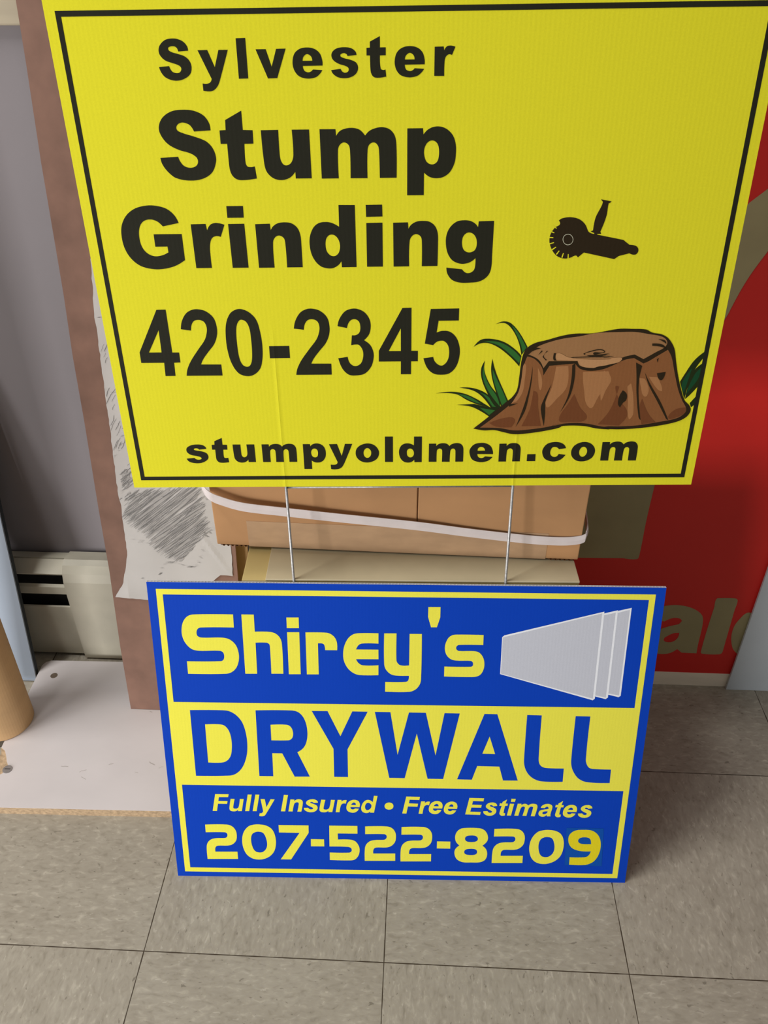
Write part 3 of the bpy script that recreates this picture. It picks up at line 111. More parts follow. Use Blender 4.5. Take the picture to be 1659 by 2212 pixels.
def print_mat(name, col, creases=(), rough=0.55):
    """ink or vinyl on corrugated plastic: faint vertical flutes, and the ridges pushed up by the wires inside"""
    m, nt, b = nodes_of(name, rough)
    b.inputs['Specular IOR Level'].default_value = 0.06
    tc = new(nt, 'TexCoord'); sp = new(nt, 'SeparateXYZ')
    nt.links.new(tc.outputs['Object'], sp.inputs[0])
    def math_(op, a, c=None):
        n = new(nt, 'Math', operation=op)
        for i, v in enumerate((a, c)):
            if v is None: continue
            if isinstance(v, (int, float)): n.inputs[i].default_value = v
            else: nt.links.new(v, n.inputs[i])
        return n.outputs[0]
    nz = new(nt, 'TexNoise'); nz.inputs['Scale'].default_value = 700; nz.inputs['Detail'].default_value = 2
    nt.links.new(tc.outputs['Object'], nz.inputs['Vector'])
    mx = new(nt, 'MixRGB', blend_type='MULTIPLY'); mx.inputs[0].default_value = 0.12
    mx.inputs[1].default_value = col
    nt.links.new(nz.outputs[0], mx.inputs[2])
    nt.links.new(mx.outputs[0], b.inputs['Base Color'])
    h = math_('MULTIPLY', math_('SINE', math_('MULTIPLY', sp.outputs[0], 2 * math.pi / 0.004)), 0.00002)
    for u, v in creases:
        d = math_('MAXIMUM', math_('SUBTRACT', 1.0, math_('DIVIDE', math_('ABSOLUTE', math_('SUBTRACT', sp.outputs[0], u)), 0.0035)), 0.0)
        d = math_('MULTIPLY', d, d)
        g = math_('MINIMUM', math_('MAXIMUM', math_('DIVIDE', math_('SUBTRACT', v, sp.outputs[1]), 0.06), 0.0), 1.0)
        h = math_('ADD', h, math_('MULTIPLY', math_('MULTIPLY', d, g), 0.0007))
    bp = new(nt, 'Bump'); bp.inputs['Strength'].default_value = 0.6; bp.inputs['Distance'].default_value = 1.0
    nt.links.new(h, bp.inputs['Height'])
    nt.links.new(bp.outputs[0], b.inputs['Normal'])
    return m

def link(name, me, m, parent=None):
    o = bpy.data.objects.new(name, me)
    for mm in (m if isinstance(m, (list, tuple)) else [m]):
        me.materials.append(mm)
    COL.objects.link(o)
    if parent: o.parent = parent
    return o

def obj(name, bm, m, parent=None, smooth=False):
    bmesh.ops.recalc_face_normals(bm, faces=bm.faces[:])
    me = bpy.data.meshes.new(name)
    bm.to_mesh(me); bm.free()
    if smooth:
        for p in me.polygons: p.use_smooth = True
    return link(name, me, m, parent)

def thing(name, label, cat, loc=(0, 0, 0), rot=(0, 0, 0)):
    o = bpy.data.objects.new(name, None)
    o.empty_display_size = 0.05
    o.location = loc; o.rotation_euler = rot
    COL.objects.link(o)
    o['label'] = label; o['category'] = cat
    return o

def tag(o, label, cat, group=None):
    o['label'] = label; o['category'] = cat
    if group: o['group'] = group
    return o

def struct(o):
    o['kind'] = 'structure'
    return o

def add_box(bm, x0, x1, y0, y1, z0, z1, mi=0):
    v = [bm.verts.new((x, y, z)) for x in (x0, x1) for y in (y0, y1) for z in (z0, z1)]
    for f in ((0, 1, 3, 2), (4, 6, 7, 5), (0, 4, 5, 1), (2, 3, 7, 6), (0, 2, 6, 4), (1, 5, 7, 3)):
        bm.faces.new([v[i] for i in f]).material_index = mi
    return v

def box_bm(x0, x1, y0, y1, z0, z1, bevel=0.0, seg=2):
    bm = bmesh.new()
    add_box(bm, x0, x1, y0, y1, z0, z1)
    if bevel:
        bmesh.ops.bevel(bm, geom=bm.edges[:], offset=bevel, segments=seg, affect='EDGES', profile=0.6)
    return bm

def extrude_poly(bm, pts, z0, z1, mi=0):
    """closed 2D outline (x, y) between two heights"""
    a = [bm.verts.new((x, y, z0)) for x, y in pts]
    b = [bm.verts.new((x, y, z1)) for x, y in pts]
    n = len(pts)
    for t in tessellate_polygon([[Vector((x, y, 0)) for x, y in pts]]):
        bm.faces.new([a[i] for i in t]).material_index = mi
        bm.faces.new([b[i] for i in t]).material_index = mi
    for i in range(n):
        bm.faces.new((a[i], a[(i + 1) % n], b[(i + 1) % n], b[i])).material_index = mi

def add_tube(bm, path, r, n=10):
    rings = []
    for i, p in enumerate(path):
        p = Vector(p)
        d = (Vector(path[min(i + 1, len(path) - 1)]) - Vector(path[max(i - 1, 0)])).normalized()
        s = d.cross(Vector((0, 0.3, 1)) if abs(d.z) < 0.9 else Vector((0, 1, 0.1))).normalized()
        t = d.cross(s)
        rings.append([bm.verts.new(p + (s * math.cos(2 * math.pi * k / n) + t * math.sin(2 * math.pi * k / n)) * r) for k in range(n)])
    for a, b in zip(rings, rings[1:]):
        for k in range(n):
            bm.faces.new((a[k], a[(k + 1) % n], b[(k + 1) % n], b[k]))
    bm.faces.new(rings[0]); bm.faces.new(rings[-1])

def outline(code, sub=5):
    """'x,y' corners and 'x,y*' smooth points -> polyline (mm -> m)"""
    P = []
    for t in code.split():
        s = t.endswith('*'); a, b = t.rstrip('*').split(',')
        P.append((Vector((float(a) / 1000, float(b) / 1000)), s))
    n = len(P)
    def tangent(i):
        if not P[i][1]: return None
        a, p, c = P[i - 1][0], P[i][0], P[(i + 1) % n][0]
        d = c - a
        return d.normalized() if d.length > 0 else None
    out = []
    for i in range(n):
        p0, s0 = P[i]; p1, s1 = P[(i + 1) % n]
        out.append(p0)
        if not (s0 or s1): continue
        L = (p1 - p0).length
        t0 = tangent(i); t1 = tangent((i + 1) % n)
        ch = (p1 - p0)
        m0 = t0 * L if t0 else None; m1 = t1 * L if t1 else None
        if m0 is None: m0 = ch * 1.5 - m1 * 0.5
        if m1 is None: m1 = ch * 1.5 - m0 * 0.5
        for k in range(1, sub):
            t = k / sub
            out.append(p0 * (2 * t**3 - 3 * t**2 + 1) + m0 * (t**3 - 2 * t**2 + t) + p1 * (-2 * t**3 + 3 * t**2) + m1 * (t**3 - t**2))
    return out

def fill(bm, loops, place, mi=0):
    """flat filled shape; the first loop is the outside, the others are holes"""
    polys = [[Vector((p.x, p.y, 0)) for p in l] for l in loops]
    flat = [place(p.x, p.y) for l in loops for p in l]
    vs = [bm.verts.new(p) for p in flat]
    for t in tessellate_polygon(polys):
        try: bm.faces.new([vs[i] for i in t]).material_index = mi
        except ValueError: pass

def flat_obj(name, glyphs, place, m, parent, toward):
    """one mesh of filled outlines, all facing the same way"""
    bm = bmesh.new()
    for g in glyphs:
        fill(bm, [outline(l) for l in g], place)
    bm.normal_update()
    for f in bm.faces:
        if f.normal.dot(toward) < 0: f.normal_flip()
    me = bpy.data.meshes.new(name); bm.to_mesh(me); bm.free()
    return link(name, me, m, parent)

def rect_loop(u0, v0, u1, v1):
    return [Vector((u0, v0)), Vector((u1, v0)), Vector((u1, v1)), Vector((u0, v1))]

# ------------------------------------------------------------------ materials
def floor_mat():
    m, nt, b = nodes_of('vinyl_tile', 0.42)
    b.inputs['Specular IOR Level'].default_value = 0.2
    tc = new(nt, 'TexCoord'); sp = new(nt, 'SeparateXYZ')
    nt.links.new(tc.outputs['Object'], sp.inputs[0])
    def M(op, a, c=None):
        n = new(nt, 'Math', operation=op)
        for i, v in enumerate((a, c)):
            if v is None: continue
            if isinstance(v, (int, float)): n.inputs[i].default_value = v
            else: nt.links.new(v, n.inputs[i])
        return n.outputs[0]
    tx = M('DIVIDE', sp.outputs[0], 0.3048); ty = M('DIVIDE', sp.outputs[1], 0.3048)
    ix = M('FLOOR', tx); iy = M('FLOOR', ty)
    par = M('ABSOLUTE', M('MODULO', M('ADD', ix, iy), 2.0))       # 0 / 1 chequer: chips run the other way on every second tile
    off = M('MULTIPLY', M('ADD', M('MULTIPLY', ix, 3.7), M('MULTIPLY', iy, 9.1)), 1.0)
    def chips(long, short, seed):
        out = []
        for sx, sy in ((long, short), (short, long)):
            cb = new(nt, 'CombineXYZ')
            nt.links.new(M('MULTIPLY', sp.outputs[0], sx), cb.inputs[0]); nt.links.new(M('MULTIPLY', sp.outputs[1], sy), cb.inputs[1])
            nt.links.new(M('ADD', off, seed), cb.inputs[2])
            nz = new(nt, 'TexNoise'); nz.inputs['Scale'].default_value = 1; nz.inputs['Detail'].default_value = 3
            nz.inputs['Distortion'].default_value = 0.6
            nt.links.new(cb.outputs[0], nz.inputs['Vector'])
            out.append(nz.outputs[0])
        mx = new(nt, 'Mix'); mx.data_type = 'FLOAT'
        nt.links.new(par, mx.inputs[0]); nt.links.new(out[1], mx.inputs[2]); nt.links.new(out[0], mx.inputs[3])
        return mx.outputs[0]
    a = chips(75, 165, 0.0); c = chips(95, 215, 40.0); d = chips(14, 20, 80.0)
    def ramp(src, stops):
        r = new(nt, 'ValToRGB')
        e = r.color_ramp.elements
        e[0].position, e[0].color = stops[0]
        e[1].position, e[1].color = stops[-1]
        for p_, c_ in stops[1:-1]:
            q = e.new(p_); q.color = c_
        nt.links.new(src, r.inputs[0])
        return r.outputs[0]
    K = 1.08
    base = ramp(a, [(0.25, lin(143, 136, 122, K)), (0.42, lin(157, 150, 136, K)), (0.58, lin(163, 156, 142, K)), (0.75, lin(180, 173, 158, K))])
    dark = ramp(c, [(0.29, lin(120, 112, 100)), (0.34, (1, 1, 1, 1))])
    lite = ramp(c, [(0.665, (0, 0, 0, 1)), (0.71, (0.09, 0.086, 0.075, 1))])
    cloud = ramp(d, [(0.3, (0.9, 0.89, 0.88, 1)), (0.7, (1, 1, 1, 1))])
    def mixc(t, x, y, f=1.0):
        n = new(nt, 'MixRGB', blend_type=t); n.inputs[0].default_value = f
        for i, v in ((1, x), (2, y)):
            if isinstance(v, tuple): n.inputs[i].default_value = v
            else: nt.links.new(v, n.inputs[i])
        return n
    col = mixc('ADD', mixc('MULTIPLY', mixc('MULTIPLY', base, dark, 0.45).outputs[0], cloud).outputs[0], lite).outputs[0]
    # joints
    fx = M('ABSOLUTE', M('SUBTRACT', M('FRACT', M('ADD', tx, 0.5)), 0.5)); fy = M('ABSOLUTE', M('SUBTRACT', M('FRACT', M('ADD', ty, 0.5)), 0.5))
    wob = new(nt, 'TexNoise'); wob.inputs['Scale'].default_value = 40
    nt.links.new(tc.outputs['Object'], wob.inputs['Vector'])
    jw = M('MULTIPLY', wob.outputs[0], 0.0042)
    j = M('LESS_THAN', M('MINIMUM', fx, fy), jw)
    jm = new(nt, 'MixRGB'); nt.links.new(j, jm.inputs[0]); nt.links.new(col, jm.inputs[1]); jm.inputs[2].default_value = lin(70, 60, 48)
    nt.links.new(jm.outputs[0], b.inputs['Base Color'])
    bp = new(nt, 'Bump'); bp.inputs['Strength'].default_value = 0.5; bp.inputs['Distance'].default_value = 0.0006
    nt.links.new(M('SUBTRACT', 1.0, j), bp.inputs['Height'])
    nt.links.new(bp.outputs[0], b.inputs['Normal'])
    return m

KY = ((0.167, 0.19), (0.416, 0.10))
M_YEL = print_mat('sign_yellow', (0.80, 0.75, 0.028, 1), KY)
M_INK = print_mat('sign_black', (0.022, 0.022, 0.014, 1), KY)
M_CORO = mat('white_corrugated_plastic', (0.75, 0.75, 0.76, 1), 0.4, 0.03)
M_BLUE = print_mat('sign_blue', (0.004, 0.055, 0.5, 1))
M_BYEL = print_mat('sign_lemon', (0.88, 0.83, 0.085, 1))
M_NYEL = print_mat('sign_sticker_yellow', (0.80, 0.68, 0.02, 1))
M_PATCH = print_mat('sign_sticker_blue', (0.006, 0.085, 0.42, 1))
M_WIRE = mat('galvanised_wire', (0.42, 0.42, 0.42, 1), 0.42, 0.2, (300, 300, 300), metal=0.6)
ARTMAT = dict(ink=print_mat('stump_outline', (0.03, 0.02, 0.01, 1)), bark=print_mat('stump_bark', lin(140, 92, 56)), bark_light=print_mat('stump_bark_light', lin(170, 120, 78)),
              bark_dark=print_mat('stump_bark_dark', lin(116, 70, 42)), wood=print_mat('stump_wood', lin(160, 118, 78)), wood_light=print_mat('stump_wood_light', lin(188, 142, 98)),
              leaf=print_mat('leaf_green', lin(52, 108, 48)), leaf_ink=print_mat('leaf_outline', lin(38, 48, 24)), leaf_deep=print_mat('leaf_deep_green', lin(28, 72, 44)),
              sign_yellow=M_YEL, ring=print_mat('grinder_ring', lin(200, 200, 175)), sheet=print_mat('sheet_grey', lin(200, 203, 214)), sheet_edge=print_mat('sheet_edge_white', lin(240, 243, 252)))
M_FLOOR = floor_mat()
M_WALL = mat('mauve_grey_paint', lin(128, 122, 125), 0.7, 0.06, (3, 3, 3), 0.0002)
M_CREAM = mat('cream_painted_wood', lin(178, 166, 142), 0.6, 0.12, (5, 40, 30), 0.0003)
M_HEAT = mat('beige_enamel', lin(180, 175, 158), 0.5, 0.10, (14, 14, 14))
M_HEATD = mat('recess_shade_black', lin(24, 22, 20), 0.8)  # near-black colour stands in for shade in slots and recesses
M_BROWN = mat('brown_hardboard', lin(128, 97, 83), 0.85, 0.18, (22, 22, 22), 0.0003, detail=8)
M_KRAFT = mat('tan_card', lin(176, 142, 98), 0.85, 0.1, (30, 30, 30))
M_BOX = mat('box_cardboard', lin(186, 140, 95), 0.8, 0.10, (8, 8, 16), 0.0002, detail=6)
M_BOXIN = mat('corrugation_brown', lin(120, 80, 45), 0.9, 0.2, (60, 60, 60))
M_TAPE = mat('clear_brown_tape', lin(186, 152, 118), 0.32, 0.10, (25, 10, 60), 0.0003)
M_STRAP = mat('white_plastic_strap', lin(225, 215, 214), 0.5, 0.05, (40, 40, 40))
M_TANBOX = mat('yellowed_card', lin(196, 176, 116), 0.6, 0.08, (9, 9, 9))
M_TANLID = mat('beige_card', lin(190, 178, 146), 0.6, 0.12, (9, 9, 9))
M_MELA = mat('white_melamine', lin(212, 206, 206), 0.5, 0.05, (7, 11, 7), spec=0.4, detail=6)
M_CHIPB = mat('particle_board', lin(188, 162, 130), 0.9, 0.28, (180, 180, 260), 0.0006)
M_SCUFF = mat('grey_scuff', lin(176, 168, 164), 0.7, 0.1, (200, 200, 200))
M_PLUG = mat('brown_plug', lin(110, 95, 80), 0.7, 0.2, (200, 200, 200))
M_CAP = mat('grey_cap', lin(130, 124, 122), 0.5, 0.1, (100, 100, 100))
M_STEEL = mat('pale_blue_grey_metal', lin(160, 172, 188), 0.45, 0.06, (10, 10, 3), spec=0.4)
M_STEELE = mat('sheet_edge_shade', lin(42, 50, 56), 0.6, 0.3, (120, 120, 120))  # cut edge turned from the light, its shade put into the dark colour
M_GREY = mat('grey_metal_sheet', lin(190, 198, 204), 0.5, 0.06, (6, 6, 6))
M_RED = mat('red_painted_board', lin(214, 32, 24), 0.55, 0.06, (4, 4, 4))
M_TAN = mat('tan_lettering', lin(156, 146, 106), 0.6, 0.10, (12, 12, 12))
M_STRIP = mat('off_white_strip', lin(240, 228, 208), 0.6, 0.1, (12, 40, 40))
M_TUBE = mat('tube_cardboard', lin(196, 160, 116), 0.75, 0.10, (10, 10, 26))
M_PAPER = mat('white_paper', lin(188, 185, 182), 0.85, 0.04, (14, 14, 14), 0.0003)
M_SMUDGE = mat('pencil_smudge', lin(158, 155, 152), 0.7, 0.12, (60, 60, 60))
M_PENCIL = mat('pencil_graphite', lin(104, 102, 100), 0.6, 0.25, (60, 60, 60))

# ------------------------------------------------------------------ setting
bm = bmesh.new(); add_box(bm, -2.2, 2.6, -2.6, 0.58, -0.02, 0.0)
struct(obj('floor', bm, M_FLOOR))
bm = bmesh.new(); add_box(bm, -2.2, 2.6, 0.551, 0.60, 0.0, 2.4)
struct(obj('wall_back', bm, M_WALL))
bm = box_bm(-1.6, 0.30, 0.5425, 0.551, 0.967, 1.10, 0.002)
struct(obj('trim_1', bm, M_CREAM))

# ------------------------------------------------------------------ baseboard heater
ht = thing('baseboard_heater', 'beige baseboard heater with dark slots under the mauve wall at left', 'heater', (-0.45, 0.52, 0))
def hx(bm, x0, x1, prof):
    a = [bm.verts.new((x0 + 0.45, y - 0.52, z)) for y, z in prof]; b = [bm.verts.new((x1 + 0.45, y - 0.52, z)) for y, z in prof]
    n = len(prof)
    for i in range(n): bm.faces.new((a[i], a[(i + 1) % n], b[(i + 1) % n], b[i]))
    bm.faces.new(a); bm.faces.new(b)
bm = bmesh.new()
hx(bm, -0.80, -0.05, [(0.546, 0.203), (0.527, 0.207), (0.5265, 0.203), (0.546, 0.199)])
hx(bm, -0.80, -0.05, [(0.5245, 0.206), (0.506, 0.189), (0.507, 0.186), (0.5245, 0.202)])
obj('top_cover', bm, M_HEAT, ht)
bm = bmesh.new(); hx(bm, -0.80, -0.05, [(0.549, 0.196), (0.526, 0.196), (0.526, 0.02), (0.549, 0.02)])
obj('slot_shade_core', bm, M_HEATD, ht)  # block behind the slots, painted as the shade in the gaps
bm = bmesh.new(); hx(bm, -0.80, -0.05, [(0.509, 0.165), (0.505, 0.161), (0.505, 0.146), (0.508, 0.146)])
obj('louver', bm, M_HEAT, ht)
bm = bmesh.new(); hx(bm, -0.80, -0.05, [(0.507, 0.119), (0.505, 0.117), (0.505, 0.008), (0.507, 0.008)])
obj('front_panel', bm, M_HEAT, ht)
bm = bmesh.new(); hx(bm, -0.247, -0.03, [(0.546, 0.206), (0.520, 0.210), (0.510, 0.205), (0.502, 0.193), (0.498, 0.178), (0.497, 0.15), (0.499, 0.004), (0.546, 0.004)])
o = obj('end_cover', bm, M_HEAT, ht); o['label'] = 'wider smooth end cover'
bm = bmesh.new(); hx(bm, -0.80, -0.05, [(0.545, 0.02), (0.512, 0.02), (0.512, 0.0), (0.545, 0.0)])
obj('foot_rail', bm, M_HEATD, ht)

# ------------------------------------------------------------------ leaning metal post at the left
TL = math.radians(9.2)
po = thing('metal_upright', 'pale blue grey metal upright leaning behind the cardboard tube', 'metal post', (-0.314, 0.443, 0.0018), (-TL, 0, 0))
bm = bmesh.new(); add_box(bm, -0.11, 0, 0, 0.003, 0, 0.58)
obj('face_sheet', bm, M_STEEL, po)
bm = bmesh.new(); add_box(bm, -0.110, 0.0005, 0.003, 0.011, 0.0, 0.58)
obj('core', bm, M_STEELE, po)  # unlit side of the upright, painted dark
bm = bmesh.new(); add_box(bm, -0.11, 0, -0.001, 0.0, 0.0, 0.004)
obj('bottom_lip', bm, M_STEEL, po)

# ------------------------------------------------------------------ white shelf board on the floor
bd = thing('shelf_board', 'white melamine particle board shelf lying on the floor', 'board', (-0.304, 0.1855, 0), (0, 0, math.radians(1.2)))
W_, D_, T_ = 0.80, 0.2925, 0.0145
core = [(0, 0), (W_, 0), (W_, D_), (0.012, D_), (0.004, D_ - 0.004), (0.0, D_ - 0.012), (0.0, 0.105), (0.004, 0.096), (0.003, 0.072), (0.0, 0.055)]
bm = bmesh.new(); extrude_poly(bm, core, 0, T_)
obj('core', bm, M_CHIPB, bd)
top = [(0.0, 0.0), (W_, 0.0), (W_, D_), (0.012, D_), (0.004, D_ - 0.004), (0.0, D_ - 0.012), (0.0, 0.106), (0.008, 0.100), (0.014, 0.090), (0.019, 0.080), (0.023, 0.074), (0.026, 0.066), (0.021, 0.058), (0.014, 0.053), (0.006, 0.048), (0.0, 0.047)]
bm = bmesh.new(); extrude_poly(bm, top, T_, T_ + 0.0007)
obj('melamine_face', bm, M_MELA, bd)
rs = random.Random(11)
for k in range(9):
    bm = bmesh.new()
    x, y = rs.uniform(0.10, 0.27), rs.uniform(0.05, 0.10)
    if k > 6: x, y = rs.uniform(0.20, 0.24), 0.185 + rs.uniform(-0.003, 0.002)
    a = rs.uniform(-0.5, 0.5); L = rs.uniform(0.004, 0.012); W = rs.uniform(0.0003, 0.0008)
    pts = [(x + L * t * math.cos(a) + rs.uniform(-.0006, .0006), y + L * t * math.sin(a) + rs.uniform(-.0006, .0006)) for t in (0, .3, .6, 1)]
    ring_ = [(p, q - W) for p, q in pts] + [(p, q + W) for p, q in reversed(pts)]
    fill(bm, [[Vector(p) for p in ring_]], lambda u, v: Vector((u, v, T_ + 0.00078)))
    obj('scuff_mark', bm, M_SCUFF, bd)
def disc(cx, cy, z, r, h, n=24):
    bm = bmesh.new()
    c = bmesh.ops.create_cone(bm, cap_ends=True, segments=n, radius1=r, radius2=r * 0.95, depth=h)
    bmesh.ops.translate(bm, verts=bm.verts, vec=(cx, cy, z + h / 2))
    return bm
obj('hole_plug', disc(0.029, 0.2575, T_ + 0.0004, 0.0062, 0.0005), M_PLUG, bd)
cp = obj('screw_cap', disc(0.026, 0.0655, T_ + 0.0004, 0.0075, 0.0012), M_CAP, bd)
bm = bmesh.new(); add_box(bm, 0.0215, 0.0305, 0.065, 0.0662, T_ + 0.0014, T_ + 0.0018)
obj('slot', bm, M_HEATD, cp)
BT = T_ + 0.0007

# ------------------------------------------------------------------ cardboard tube
tb = thing('cardboard_tube', 'thick brown cardboard tube standing on the left end of the white board', 'tube', (-0.322, 0.344, BT + 0.0003))
bm = bmesh.new()
N = 64; ri, ro, hh = 0.0385, 0.0437, 1.0
r0 = [[bm.verts.new((r * math.cos(2 * math.pi * k / N), r * math.sin(2 * math.pi * k / N), z)) for k in range(N)]
      for r, z in ((ri, 0), (ro - 0.001, 0), (ro, 0.0015), (ro, hh), (ri, hh))]
for q in range(5):
    a, b = r0[q], r0[(q + 1) % 5]
    for k in range(N): bm.faces.new((a[k], a[(k + 1) % N], b[(k + 1) % N], b[k]))
obj('tube_wall', bm, M_TUBE, tb, smooth=False)

# ------------------------------------------------------------------ brown hardboard leaning on the sill
TP = math.radians(9.2)
hb = thing('hardboard_panel', 'tall narrow brown hardboard panel leaning behind the yellow sign', 'board', (0, 0.3768, BT + 0.0006), (-TP, 0, 0))
rows = [(p[0] / 1000, p[1] / 1000) for p in PANEL_EDGE] + [(-0.132, 1.06)]
rows[0] = (rows[0][0], 0.0)
bm = bmesh.new()
f = []; k_ = []
for xl, v in rows:
    f.append((bm.verts.new((xl, 0, v)), bm.verts.new((0.0675, 0, v))))
    k_.append((bm.verts.new((xl, 0.004, v)), bm.verts.new((0.0675, 0.004, v))))
for i in range(len(rows) - 1):
    bm.faces.new((f[i][0], f[i][1], f[i + 1][1], f[i + 1][0])); bm.faces.new((k_[i][1], k_[i][0], k_[i + 1][0], k_[i + 1][1]))
    bm.faces.new((f[i][0], f[i + 1][0], k_[i + 1][0], k_[i][0])); bm.faces.new((f[i + 1][1], f[i][1], k_[i][1], k_[i + 1][1]))
for i in (0, -1): bm.faces.new((f[i][0], f[i][1], k_[i][1], k_[i][0]))
obj('board', bm, M_BROWN, hb)
# sheet behind it
sh = box_bm(-0.04, 0.0800, 0, 0.003, 0, 0.52)
o = obj('card_sheet', sh, M_KRAFT)
o.location = (0, 0.402, BT + 0.0005); o.rotation_euler = (-math.radians(8.6), 0, 0)
tag(o, 'thin tan card sheet tucked behind the right edge of the brown panel', 'card sheet')

# ------------------------------------------------------------------ white paper with pencil rubbing, hung on the brown panel
pp = thing('paper_sheet', 'torn white paper with grey pencil scribbles taped on the brown panel', 'paper', (0, 0.3768, BT + 0.0006), (-TP, 0, 0))
rnd = random.Random(5)
rough_edge = []
for i, (x, y) in enumerate(PAPER):
    rough_edge.append((x, y))
    x2, y2 = PAPER[(i + 1) % len(PAPER)]
    n = int(math.hypot(x2 - x, y2 - y) / 6)
    for k in range(1, n):
        t = k / n
        rough_edge.append((x + (x2 - x) * t + rnd.uniform(-0.7, 0.7), y + (y2 - y) * t + rnd.uniform(-0.7, 0.7)))
def lift(x, y):
    """gentle waves of the loose sheet, kept clear of the board"""
    return 0.0014 + 0.0006 * math.sin(x * 70 + y * 21) + 0.0005 * math.sin(y * 38 - x * 30)
bm = bmesh.new()
poly = [Vector((x / 1000, y / 1000, 0)) for x, y in rough_edge]
vs = [bm.verts.new((p.x, p.y, 0)) for p in poly]
for t in tessellate_polygon([poly]): bm.faces.new([vs[i] for i in t])
for ax, lo, hi, st in ((0, -0.12, 0.08, 0.004), (1, 0.21, 0.73, 0.006)):
    q = lo
    while q < hi:
        no = (1, 0, 0) if ax == 0 else (0, 1, 0)
        co = (q, 0, 0) if ax == 0 else (0, q, 0)
        bmesh.ops.bisect_plane(bm, geom=bm.verts[:] + bm.edges[:] + bm.faces[:], plane_co=co, plane_no=no)
        q += st
for v in bm.verts:
    x, y = v.co.x, v.co.y
    curl = 0.004 * max(0, 1 - abs(x + 0.10) / 0.03) * max(0, 1 - abs(y - 0.225) / 0.03)
    d = abs((x - 0.035) * 0.85 + (y - 0.30) * 0.5)
    crease = 0.0014 * max(0, 1 - d / 0.006) * max(0, 1 - abs(y - 0.30) / 0.045)
    v.co = (x, -(lift(x, y) + curl + crease), y)
ret = bmesh.ops.solidify(bm, geom=bm.faces[:], thickness=0.00015)
obj('sheet', bm, M_PAPER, pp)
def inside(p, poly):
    c = False; n = len(poly)
    for i in range(n):
        (x1, y1), (x2, y2) = poly[i], poly[(i + 1) % n]
        if (y1 > p[1]) != (y2 > p[1]) and p[0] < (x2 - x1) * (p[1] - y1) / (y2 - y1) + x1: c = not c
    return c
def stroke(pts, w, mi=1):
    L = []
    for i, p in enumerate(pts):
        a = Vector(pts[max(i - 1, 0)]); b = Vector(pts[min(i + 1, len(pts) - 1)])
        d = (b - a).normalized(); nn = Vector((-d.y, d.x)) * w * (0.35 if i in (0, len(pts) - 1) else 1)
        q = Vector(p)
        L.append([bm.verts.new((r.x / 1000, -(lift(r.x / 1000, r.y / 1000) + (0.0007 if mi else 0.0005)), r.y / 1000)) for r in (q + nn, q - nn)])
    for (a, b), (c, d) in zip(L, L[1:]): bm.faces.new((a, b, d, c)).material_index = mi
for si, poly_ in enumerate(SCRIBBLE):
    bm = bmesh.new()
    xs = [p[0] for p in poly_]; ys = [p[1] for p in poly_]
    ang = math.radians(38) if si in (0, 4) else math.radians(rnd.choice((62, 40, 48)))
    dv = Vector((math.cos(ang), math.sin(ang))); nv = Vector((-dv.y, dv.x))
    cx, cy = sum(xs) / len(xs), sum(ys) / len(ys)
    span = max(max(xs) - min(xs), max(ys) - min(ys)) * 0.75
    for layer in ((0, 1) if si in (0, 4) else (1,)):
        s = -span
        while s < span:
            a2 = ang + rnd.gauss(0, 0.05)
            dv = Vector((math.cos(a2), math.sin(a2))); nv = Vector((-dv.y, dv.x))
            c0 = Vector((cx, cy)) + nv * s
            ts = [t * span / 40 for t in range(-40, 41) if inside(tuple(c0 + dv * (t * span / 40)), poly_)]
            if len(ts) > 2:
                t0, t1 = ts[0] + rnd.uniform(-6, 8), ts[-1] + rnd.uniform(-9, 6)
                if rnd.random() < (0.35 if layer == 0 else 0.6):
                    cut = rnd.uniform(0.15, 0.85); (t0, t1) = (t0, t0 + (t1 - t0) * cut) if rnd.random() < 0.5 else (t0 + (t1 - t0) * cut, t1)
                if abs(t1 - t0) < 7: s += 0.5; continue
                bow = rnd.uniform(-1.5, 1.5); n = 7
                stroke([tuple(c0 + dv * (t0 + (t1 - t0) * k / n) + nv * (bow * math.sin(math.pi * k / n) + rnd.uniform(-.3, .3))) for k in range(n + 1)],
                       rnd.uniform(0.6, 1.6) if layer == 0 else rnd.uniform(0.15, 0.42), layer)
            s += (rnd.uniform(1.0, 2.4) if layer == 0 else rnd.uniform(0.5, 1.5)) if si in (0, 4) else rnd.uniform(2.0, 5.0)
    me = bpy.data.meshes.new('pencil_rubbing'); bm.to_mesh(me); bm.free()
    link('pencil_rubbing', me, [M_SMUDGE, M_PENCIL], pp)

# ------------------------------------------------------------------ tan box with lid
tbx = thing('storage_box', 'beige lidded storage box under the brown carton', 'box', (0.3255, 0.2306, BT + 0.0004), (0, 0, math.radians(1.94)))
ZT = 0.4325
obj('box_body', box_bm(-0.200, 0.1985, 0.0, 0.245, 0, ZT - BT - 0.0029, 0.0015), M_TANBOX, tbx)
o = obj('lid_panel', box_bm(-0.1715, 0.1985, -0.0004, 0.245, ZT - BT - 0.0029, ZT - BT - 0.0004, 0.0008), M_TANLID, tbx); o['label'] = 'paler beige lid panel'

